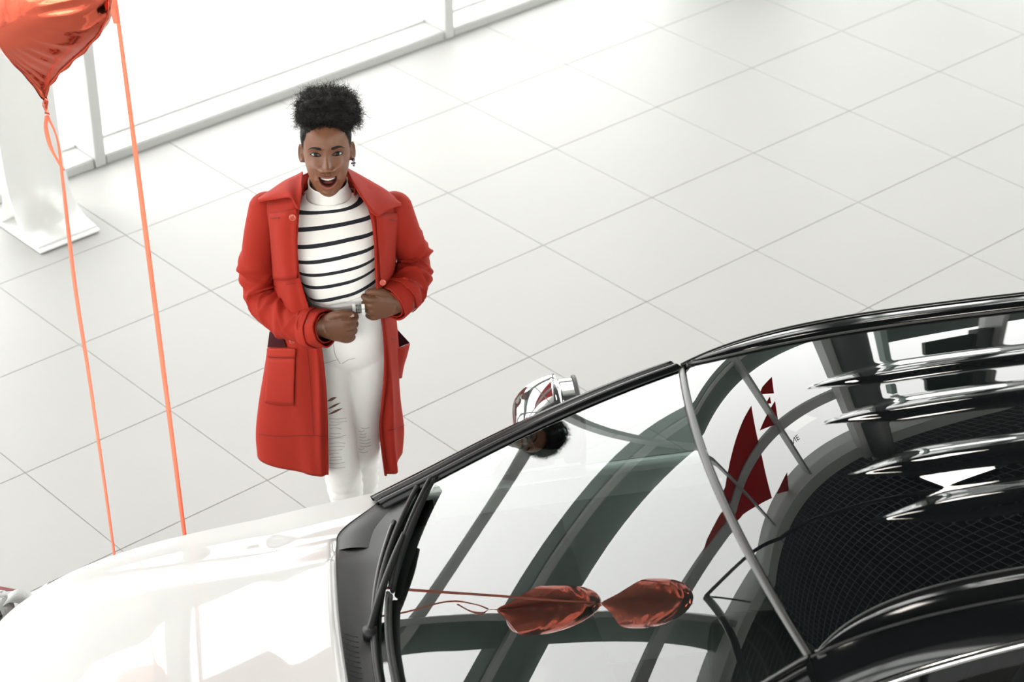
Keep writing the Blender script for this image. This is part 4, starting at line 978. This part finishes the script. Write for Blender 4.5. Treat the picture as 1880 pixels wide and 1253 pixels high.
# ---------------- jeans
pel = ring_loft(dense([(1.128, .046, .120, -.124, .088), (1.08, .046, .131, -.124, .098), (1.0, .044, .138, -.118, .110), (.93, .040, .140, -.106, .110), (.87, .040, .140, -.082, .098), (.84, .038, .11, -.055, .08)], 30), 48)
RLp = [.086, .084, .071, .0585, .056, .047, .042]
def leg_tube(path, seed):
    pth = spline(path, 90); r_ = np.interp(np.linspace(0, 6, 90), range(7), RLp); z = pth[:, 2]
    r_ = r_ + .0022 * np.sin(z * 160 + seed) * smooth01((.56 - z) / .1) + .0016 * np.sin(z * 97 + 2 * seed) * smooth01((.60 - z) / .1)
    return MB().tube(pth, r_, 26)
jm = remeshed(merge(pel, leg_tube(LEG_R, 1.), leg_tube(LEG_L, 2.2)), .005, 6)
jm.materials.append(M_JEANS); jm.name = 'jeans'; jeans = link_mesh('jeans', jm, person)
jv, jf = me_arrays(jm); BV_J = BVHTree.FromPolygons([Vector(p) for p in jv], jf)
def hit(bvh, px, py, off):
    d = pray(px, py); h_, n_, _, _ = bvh.ray_cast(Vector(PCAM), Vector(d))
    if h_ is None: return None
    n_ = np.array(n_)
    if n_ @ d > 0: n_ = -n_
    return np.array(h_) + n_ * off
def surf_tube(bvh, pxs, r_, name, m_, parent, n=30, off=.0005, sides=6):
    pts = [hit(bvh, *p, off) for p in spline(np.array(pxs, float), n)]; pts = [p for p in pts if p is not None]
    if len(pts) < 3: return None
    return MB().tube(np.array(pts), r_ if np.ndim(r_) == 0 else np.interp(np.linspace(0, 1, len(pts)), np.linspace(0, 1, len(r_)), r_), sides).build(name, m_, parent)
def surf_patch(bvh, top, bot, name, m_, parent, nu=24, nv=8, off=.003, th=.002, bulge=0.0):
    T_, B_ = spline(np.array(top, float), nu), spline(np.array(bot, float), nu); P = []; last = None
    for i in range(nu):
        row = []
        for j in range(nv):
            q = T_[i] + (B_[i] - T_[i]) * j / (nv - 1); k = math.sin(math.pi * j / (nv - 1)) * bulge; h_ = hit(bvh, q[0], q[1], off + k)
            row.append(h_)
        P.append(row)
    # fill misses from neighbours at the same depth
    for i in range(nu):
        for j in range(nv):
            if P[i][j] is None:
                best = None
                for r_ in range(1, max(nu, nv)):
                    for a in range(max(0, i - r_), min(nu, i + r_ + 1)):
                        for b_ in range(max(0, j - r_), min(nv, j + r_ + 1)):
                            if P[a][b_] is not None and not isinstance(P[a][b_], tuple): best = P[a][b_]; break
                        if best is not None: break
                    if best is not None: break
                q = T_[i] + (B_[i] - T_[i]) * j / (nv - 1); P[i][j] = (W(q[0], q[1], best[1] if best is not None else 0.),)
    P = np.array([[p[0] if isinstance(p, tuple) else p for p in r_] for r_ in P])
    o = MB().grid(P).build(name, m_, parent)
    if th: solidify(o, th, 0)
    return o
M_RIPSKIN = mat('skin_in_rip', (.115, .047, .025), rough=.45, var=.05)
for k, (a, c, w_) in enumerate([((600, 737), (619, 729), 2.8), ((600, 752), (626, 739), 2.2), ((601, 762), (630, 749), 2.4)]):
    t_ = [a, ((a[0] + c[0]) / 2, (a[1] + c[1]) / 2 - w_), c]; b_ = [a, ((a[0] + c[0]) / 2, (a[1] + c[1]) / 2 + w_), c]
    surf_patch(BV_J, [(p[0], p[1]) for p in t_], b_, 'rip', M_RIPSKIN, jeans, 16, 4, .0012, 0)
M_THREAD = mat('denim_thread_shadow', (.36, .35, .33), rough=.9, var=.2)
for k in range(15):
    x0, y0 = 603 + rs.rand() * 4, 768 + k * 6.4 + rs.rand() * 3; ln = 14 + 18 * rs.rand(); surf_tube(BV_J, [(x0, y0), (x0 + ln * .5, y0 - 1.5 + 3 * rs.rand()), (x0 + ln, y0 - 3 + rs.rand() * 4)], .0007, 'fray_thread', M_THREAD, jeans, 10)
for k in range(9):
    x0, y0 = 658 + rs.rand() * 5, 786 + k * 5.5; ln = 10 + 12 * rs.rand(); surf_tube(BV_J, [(x0, y0), (x0 + ln * .5, y0 + 1.5), (x0 + ln, y0 - 1)], .0007, 'fray_thread', M_THREAD, jeans, 10)
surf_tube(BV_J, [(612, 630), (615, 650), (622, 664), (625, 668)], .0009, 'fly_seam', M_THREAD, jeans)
surf_tube(BV_J, [(594, 668), (608, 664), (622, 660)], .0007, 'crease_shade', M_THREAD, jeans); surf_tube(BV_J, [(628, 668), (640, 661), (652, 658)], .0007, 'crease_shade', M_THREAD, jeans)  # grey lines drawn for the shade in the denim creases
# belt with loops and buckle
bz = 1.104; P = []
for a in np.linspace(0, 2 * math.pi, 72, endpoint=False):
    s1, c1 = math.sin(a), math.cos(a); ym = -.124 * .45 + .094 * .55; y = ym - (ym + .127) * abs(c1) ** .85 if c1 > 0 else ym + (.096 - ym) * abs(c1) ** .85; x = .046 + .128 * math.copysign(abs(s1) ** .85, s1); z = bz + .10 * (x - .07)
    P.append([(x, y, z - .012), (x * 1.0, y - .003 * np.sign(c1), z), (x, y, z + .012)])
belt = MB().grid(np.array(P), closed_u=True, flip=True).build('belt', M_BELT, person); solidify(belt, .004, 1)
for px_, nm in (((661, 567), 'buckle'),):
    c = W(*px_, -.135); mb = MB()
    for z_ in (-.014, .014): mb.tube([c + [-.012, 0, z_ - .0012], c + [.012, 0, z_ + .0012]], .0022, 8)
    for x_ in (-.012, .012): mb.tube([c + [x_, 0, -.014 + x_ * .1], c + [x_, 0, .014 + x_ * .1]], .0022, 8)
    mb.tube([c + [-.012, -.002, 0], c + [.014, -.003, .001]], .0016, 6); mb.build('buckle', M_BUCKLE, belt)
for x_ in (650, 667):
    c = W(x_, 569, -.136); mb = MB(); mb.box(c + [-.005, -.003, -.020], c + [.005, .001, .020]); bevel(mb.build('belt_loop', M_JEANS, belt, smooth=False), .0015)
# shoes
for x, y in ((.012, .035), (.046, .135)):
    s_ = empty_child('shoe', person)
    P = []
    for q, (yy, hh, ww) in enumerate([(.055, .085, .030), (.03, .095, .033), (-.02, .085, .036), (-.07, .062, .040), (-.12, .048, .041), (-.165, .036, .033), (-.185, .022, .012)]):
        P.append([(x + ww * math.cos(a), y + yy, .018 + max(0, hh * math.sin(a)) if math.sin(a) > 0 else .018 + .012 * math.sin(a)) for a in np.linspace(0, 2 * math.pi, 24, endpoint=False)])
    m2 = MB().grid(np.array(P), closed_v=True); m2.f.append(tuple(range(24))[::-1]); m2.f.append(tuple(range(144, 168))); m2.build('upper', mat('white_shoe', (.45, .45, .44), rough=.5, var=.03), s_)
    mb = MB(); P = np.array([[(x + ww * k, y + yy, z_) for k in (-1, 1)] for yy, ww in ((.06, .03), (-.05, .038), (-.12, .043), (-.17, .03)) for z_ in (0,)]); mb.grid(P); so = mb.build('sole', mat('shoe_sole', (.3, .3, .3), rough=.7, var=.03), s_); solidify(so, .018, 1 if False else -1)

# ---------------- coat
NR = 90
Lin = spline([(557, 333, -.078), (550, 378, -.112), (547, 420, -.136), (546, 460, -.146), (550, 505, -.146), (560, 545, -.148), (575, 590, -.150), (590, 640, -.148), (597, 700, -.150), (600, 760, -.153), (601, 820, -.155), (602, 873, -.155)], NR)
Lout = spline([(552, 330, .0), (515, 340, .012), (484, 366, .025), (490, 410, .025), (499, 460, .025), (502, 520, .02), (499, 580, .01), (492, 630, .0), (485, 685, .0), (478, 740, .0), (474, 790, .0), (476, 832, .0)], NR)
Rin = spline([(637, 328, -.072), (664, 352, -.100), (681, 400, -.125), (687, 440, -.136), (689, 480, -.136), (692, 530, -.134), (700, 580, -.130), (706, 640, -.122), (707, 690, -.120), (702, 740, -.120), (698, 790, -.116), (709, 874, -.105)], NR)
Rout = spline([(648, 322, .0), (690, 338, .012), (731, 374, .025), (727, 420, .03), (722, 470, .03), (721, 530, .03), (727, 590, .03), (731, 640, .03), (733, 690, .03), (738, 740, .03), (743, 785, .03), (741, 828, .03)], NR)
A_ = [np.array([W(*p) for p in c]) for c in (Lin, Lout, Rin, Rout)]
CU = []
for i in range(NR):
    li, lo, ri, ro = [a[i] for a in A_]; q = i / (NR - 1); zb = .5 * (lo[2] + ro[2]); yb2 = np.interp(q, [0, .06, .18, .5, 1], [.055, .075, .105, .115, .155])
    if q < .08: zb = max(zb, 1.43 - q * .3)
    lm = li * .5 + lo * .5; lm[1] = min(li[1], lo[1]) * .80 + max(li[1], lo[1]) * .20; rm = ri * .5 + ro * .5; rm[1] = ri[1] * .80 + ro[1] * .20
    lb = np.array([lo[0] * .72 + ro[0] * .28, yb2 * .92, zb]); cb = np.array([.5 * (lo[0] + ro[0]), yb2, zb]); rb = np.array([lo[0] * .28 + ro[0] * .72, yb2 * .92, zb])
    lo2 = lo.copy(); ro2 = ro.copy()
    ctrl = [li, li * .72 + lm * .28 + np.array([0, -.004, 0]), lm, lo2, lb, cb, rb, ro2, rm, ri * .72 + rm * .28 + np.array([0, -.004, 0]), ri]
    CU.append(spline(ctrl, 121))
CU = np.array(CU)[3:]; NR = len(CU)
# soft folds
u_ = np.linspace(0, 1, 121)
for i in range(NR):
    q = i / (NR - 1); amp = .0015 * smooth01((q - .12) / .1) + .010 * smooth01((q - .45) / .55)
    w_ = np.sin(u_ * 34 + 1.3 * math.sin(q * 5)) * amp + np.sin(u_ * 57 + q * 6) * amp * .35
    env = np.minimum(1, np.minimum(u_, 1 - u_) / .06)
    ctr_ = CU[i].mean(axis=0); d = CU[i] - ctr_; d[:, 2] = 0; d /= np.linalg.norm(d, axis=1, keepdims=True) + 1e-9
    CU[i] += d * (w_ * env)[:, None]
coat = empty_child('coat', person); coat['label'] = 'red mid-length coat with wide collar and rolled cuffs'
cb_o = MB().grid(CU, flip=False).build('coat_body', M_COAT, coat); solidify(cb_o, .004, 1)
cv, cf = np.array(CU).reshape(-1, 3), MB().grid(CU).f
cb_o.data.materials.append(M_LINING)
cb_o.modifiers['solidify'].material_offset = 0
BV_C = BVHTree.FromPolygons([Vector(p) for p in cv], cf)
# sleeves
def sleeve(path, rads, name, folds, seed):
    pth = spline(WW(path), 110); r_ = np.interp(np.linspace(0, 1, 110), np.linspace(0, 1, len(rads)), rads); u = np.linspace(0, 1, 110); n = 44
    T_ = np.gradient(pth, axis=0); T_ /= np.linalg.norm(T_, axis=1, keepdims=True); ref = np.array([0, -1, 0.]); rows = []; rr = np.random.RandomState(seed)
    fl = [(rr.uniform(.28, .92), rr.uniform(0, 6.28), rr.uniform(.010, .024), rr.uniform(.005, .011), rr.uniform(-.05, .05)) for _ in range(folds)] + [(c_, ph_, .010, .007, tw_) for c_, ph_, tw_ in ((.42, .3, .10), (.50, -.4, -.08), (.57, .6, .09), (.63, -.2, -.07), (.70, .4, .08), (.78, 0., -.06), (.36, -.5, .09), (.84, .5, .06))]
    for i in range(110):
        a = ref - T_[i] * (ref @ T_[i]); a /= np.linalg.norm(a); b_ = np.cross(T_[i], a); ref = a; row = []
        for t in np.linspace(0, 2 * math.pi, n, endpoint=False):
            d_ = 0
            for (c0, ph, sg_, am, tw) in fl:
                dt = math.atan2(math.sin(t - ph), math.cos(t - ph)); d_ += 1.15 * am * math.exp(-((u[i] - c0 - tw * dt) / sg_) ** 2) * math.exp(-(dt / 1.1) ** 2)
            d_ -= .004 * smooth01((u[i] - .2) / .2)
            row.append(pth[i] + (r_[i] + d_) * (math.cos(t) * a + math.sin(t) * b_))
        rows.append(row)
    rows = np.array(rows); c0 = rows[0].mean(axis=0); T0 = T_[0]; dome = []
    for ang in np.linspace(1.5, .12, 9): dome.append(c0 + (rows[0] - c0) * math.sin(ang) - T0 * .052 * math.cos(ang))
    full = np.concatenate([np.array(dome[::-1]), rows]); o = MB().grid(full, closed_v=True).build(name, M_COAT, coat); solidify(o, .003, 1); return pth, rows
slR, slR_rows = sleeve(AR_R[:-1] + [(598, 603, -.180)], [.058, .055, .052, .058, .060, .054, .048], 'sleeve', 20, 5)
slL, slL_rows = sleeve(AR_L[:-2] + [(717, 559, -.120)], [.058, .054, .053, .058, .055, .050], 'sleeve', 20, 9)
def cuff(pth, r0, r1, k0, lab_btn):
    seg = pth[k0:]; n = len(seg); T_ = np.gradient(seg, axis=0); T_ /= np.linalg.norm(T_, axis=1, keepdims=True); rows = []; ref = np.array([0, -1, 0.])
    for i in range(n):
        a = ref - T_[i] * (ref @ T_[i]); a /= np.linalg.norm(a); b_ = np.cross(T_[i], a); ref = a; q = i / (n - 1); rr_ = r0 + (r1 - r0) * q
        rows.append([seg[i] + rr_ * (1 + .035 * math.sin(3 * t + 4 * q) + .02 * math.sin(7 * t)) * (math.cos(t) * a + math.sin(t) * b_) for t in np.linspace(0, 2 * math.pi, 44, endpoint=False)])
    o = MB().grid(np.array(rows), closed_v=True).build('cuff', M_COAT, coat); solidify(o, .005, 0)
    return np.array(rows)
cR = cuff(slR, .057, .054, 88, None); cL = cuff(slL, .056, .055, 84, None)
def strap(rows, t0, t1, i0):   # cuff tab
    i = i0; js = np.linspace(t0, t1, 20).astype(int) % 44; c = rows.mean(axis=(0, 1))
    P = np.array([[c + (rows[k, j] - c) * 1.10 for k in range(i - 3, i + 4)] for j in js]); o = MB().grid(P).build('cuff_tab', M_COAT, coat); solidify(o, .003, 0)
strap(cR, 30, 52, 6); strap(cL, -8, 14, 6)
def button(c, nrm, r_=.0105, parent=None):
    c = np.array(c, float); nrm = np.array(nrm, float); nrm /= np.linalg.norm(nrm); a = np.cross(nrm, [0, 0, 1.]); a /= np.linalg.norm(a); b_ = np.cross(nrm, a)
    prof = [(0, .0035), (.35, .0035), (.55, .0030), (.72, .0045), (.92, .0045), (1.0, .0025), (1.0, 0)]
    P = np.array([[c + nrm * h_ + r_ * q * (math.cos(t) * a + math.sin(t) * b_) for t in np.linspace(0, 2 * math.pi, 24, endpoint=False)] for q, h_ in prof]); MB().grid(P, closed_v=True, flip=True).build('button', M_BUTTON, coat)
cam_n = -pray(600, 500)
h_ = hit(BV_C, 541, 399, .012); button(h_ if h_ is not None else W(541, 399, -.13), cam_n)
BV_S = BVHTree.FromPolygons([Vector(p) for p in np.concatenate([cR.reshape(-1, 3), cL.reshape(-1, 3)])], MB().grid(cR, closed_v=True).f + [tuple(i + cR.shape[0] * 44 for i in f) for f in MB().grid(cL, closed_v=True).f])
for p in ((537, 626), (703, 519)):
    h_ = hit(BV_S, *p, .010)
    button(h_ if h_ is not None else W(*p, -.13), cam_n, .0095)
# storm flaps, buttonholes, pockets, hem and placket seams on the coat body
surf_patch(BV_C, [(497, 393), (520, 389), (546, 383)], [(505, 512), (524, 514), (550, 508)], 'chest_flap', M_COAT, coat, 20, 14, .0060, .0018)
surf_patch(BV_C, [(688, 394), (706, 392), (731, 391)], [(697, 520), (708, 522), (720, 520)], 'chest_flap', M_COAT, coat, 20, 14, .0060, .0018)
for a, c in (((502, 402), (519, 401)), ((710, 404), (722, 404)), ((530, 519), (544, 517)), ((712, 622), (721, 623))):
    surf_tube(BV_C, [a, ((a[0] + c[0]) / 2, (a[1] + c[1]) / 2), c], .0011, 'buttonhole', M_STITCH, coat, 8, .0125)
surf_patch(BV_C, [(494, 640), (518, 639), (545, 639)], [(493, 655), (518, 656), (544, 656)], 'pocket_band', M_COAT, coat, 18, 5, .0062, .002)
surf_patch(BV_C, [(494, 657), (518, 657), (543, 657)], [(488, 740), (514, 744), (541, 744)], 'pocket', M_COAT, coat, 18, 10, .0047, .0008, .0004)
surf_patch(BV_C, [(498, 609), (508, 613), (523, 622)], [(494, 638), (510, 637), (528, 637)], 'pocket_shade', M_LINING, coat, 12, 6, .0055, 0)  # flat dark patch painted for the shade in the pocket mouth
surf_tube(BV_C, [(477, 797), (510, 801), (560, 799), (600, 801)], .0008, 'hem_seam', M_STITCH, coat, 40, .0045); surf_tube(BV_C, [(712, 790), (728, 786), (742, 780)], .0008, 'hem_seam', M_STITCH, coat, 20, .0045)
surf_tube(BV_C, [(565, 640), (572, 720), (577, 797)], .0007, 'placket_seam', M_STITCH, coat, 40, .0045)
# gaping pocket on her left hip
pk = [W(730, 604, .0), W(753, 631, -.03), W(731, 641, -.05), W(728, 612, -.03)]
Pp = np.array([[W(726, 640, -.035), W(741, 636, -.01), W(752, 631, .025)], [W(727, 655, -.035), W(741, 655, -.01), W(747, 652, .03)], [W(728, 675, -.03), W(737, 675, -.005), W(741, 672, .03)], [W(729, 695, -.02), W(734, 695, .005), W(737, 694, .03)]])
o = MB().grid(np.array([spline(r_, 9) for r_ in np.transpose([spline(Pp[:, k], 12) for k in range(3)], (1, 0, 2))])).build('pocket', M_COAT, coat); solidify(o, .004, 0)
o = MB().add([W(730, 606, .02), W(752, 630, .030), W(727, 640, .0), W(725, 625, .0)], [(0, 1, 2, 3)]).build('pocket_shade', M_LINING, coat, smooth=False); solidify(o, .002, 0)  # dark sheet stands for the shade inside the gaping pocket
# collar halves
def collar(top, bot, name='collar'):
    T_, B_ = WW(top), WW(bot); T_, B_ = spline(T_, 28), spline(B_, 28); P = []
    for i in range(28):
        row = []
        for j in range(10):
            q = j / 9; p = T_[i] * (1 - q) + B_[i] * q; p = p + np.array([0, -.012, .008]) * math.sin(math.pi * q); row.append(p)
        P.append(row)
    o = MB().grid(np.array(P)).build(name, M_COAT, coat); solidify(o, .005, 0); return o
# stand along the neck to the outer tip
collar([(556, 316, .012), (545, 322, .0), (522, 333, .0), (497, 350, .002), (474, 366, .0)], [(555, 350, -.090), (548, 383, -.145), (534, 364, -.118), (510, 366, -.075), (477, 371, -.030)])
collar([(636, 309, .020), (655, 319, .010), (680, 333, .008), (710, 351, .006), (736, 373, .002)], [(645, 330, -.070), (664, 362, -.125), (690, 396, -.150), (712, 386, -.095), (736, 377, -.028)])
# collar stand at the nape
P = np.array([[(.006 + r_ * math.cos(a), .010 + r_ * .95 * math.sin(a), z_) for r_, z_ in ((.076, 1.415), (.078, 1.445), (.080, 1.468), (.088, 1.462), (.094, 1.435))] for a in np.linspace(-.25, math.pi + .25, 40)])
o = MB().grid(P).build('collar_stand', M_COAT, coat); solidify(o, .004, 0)
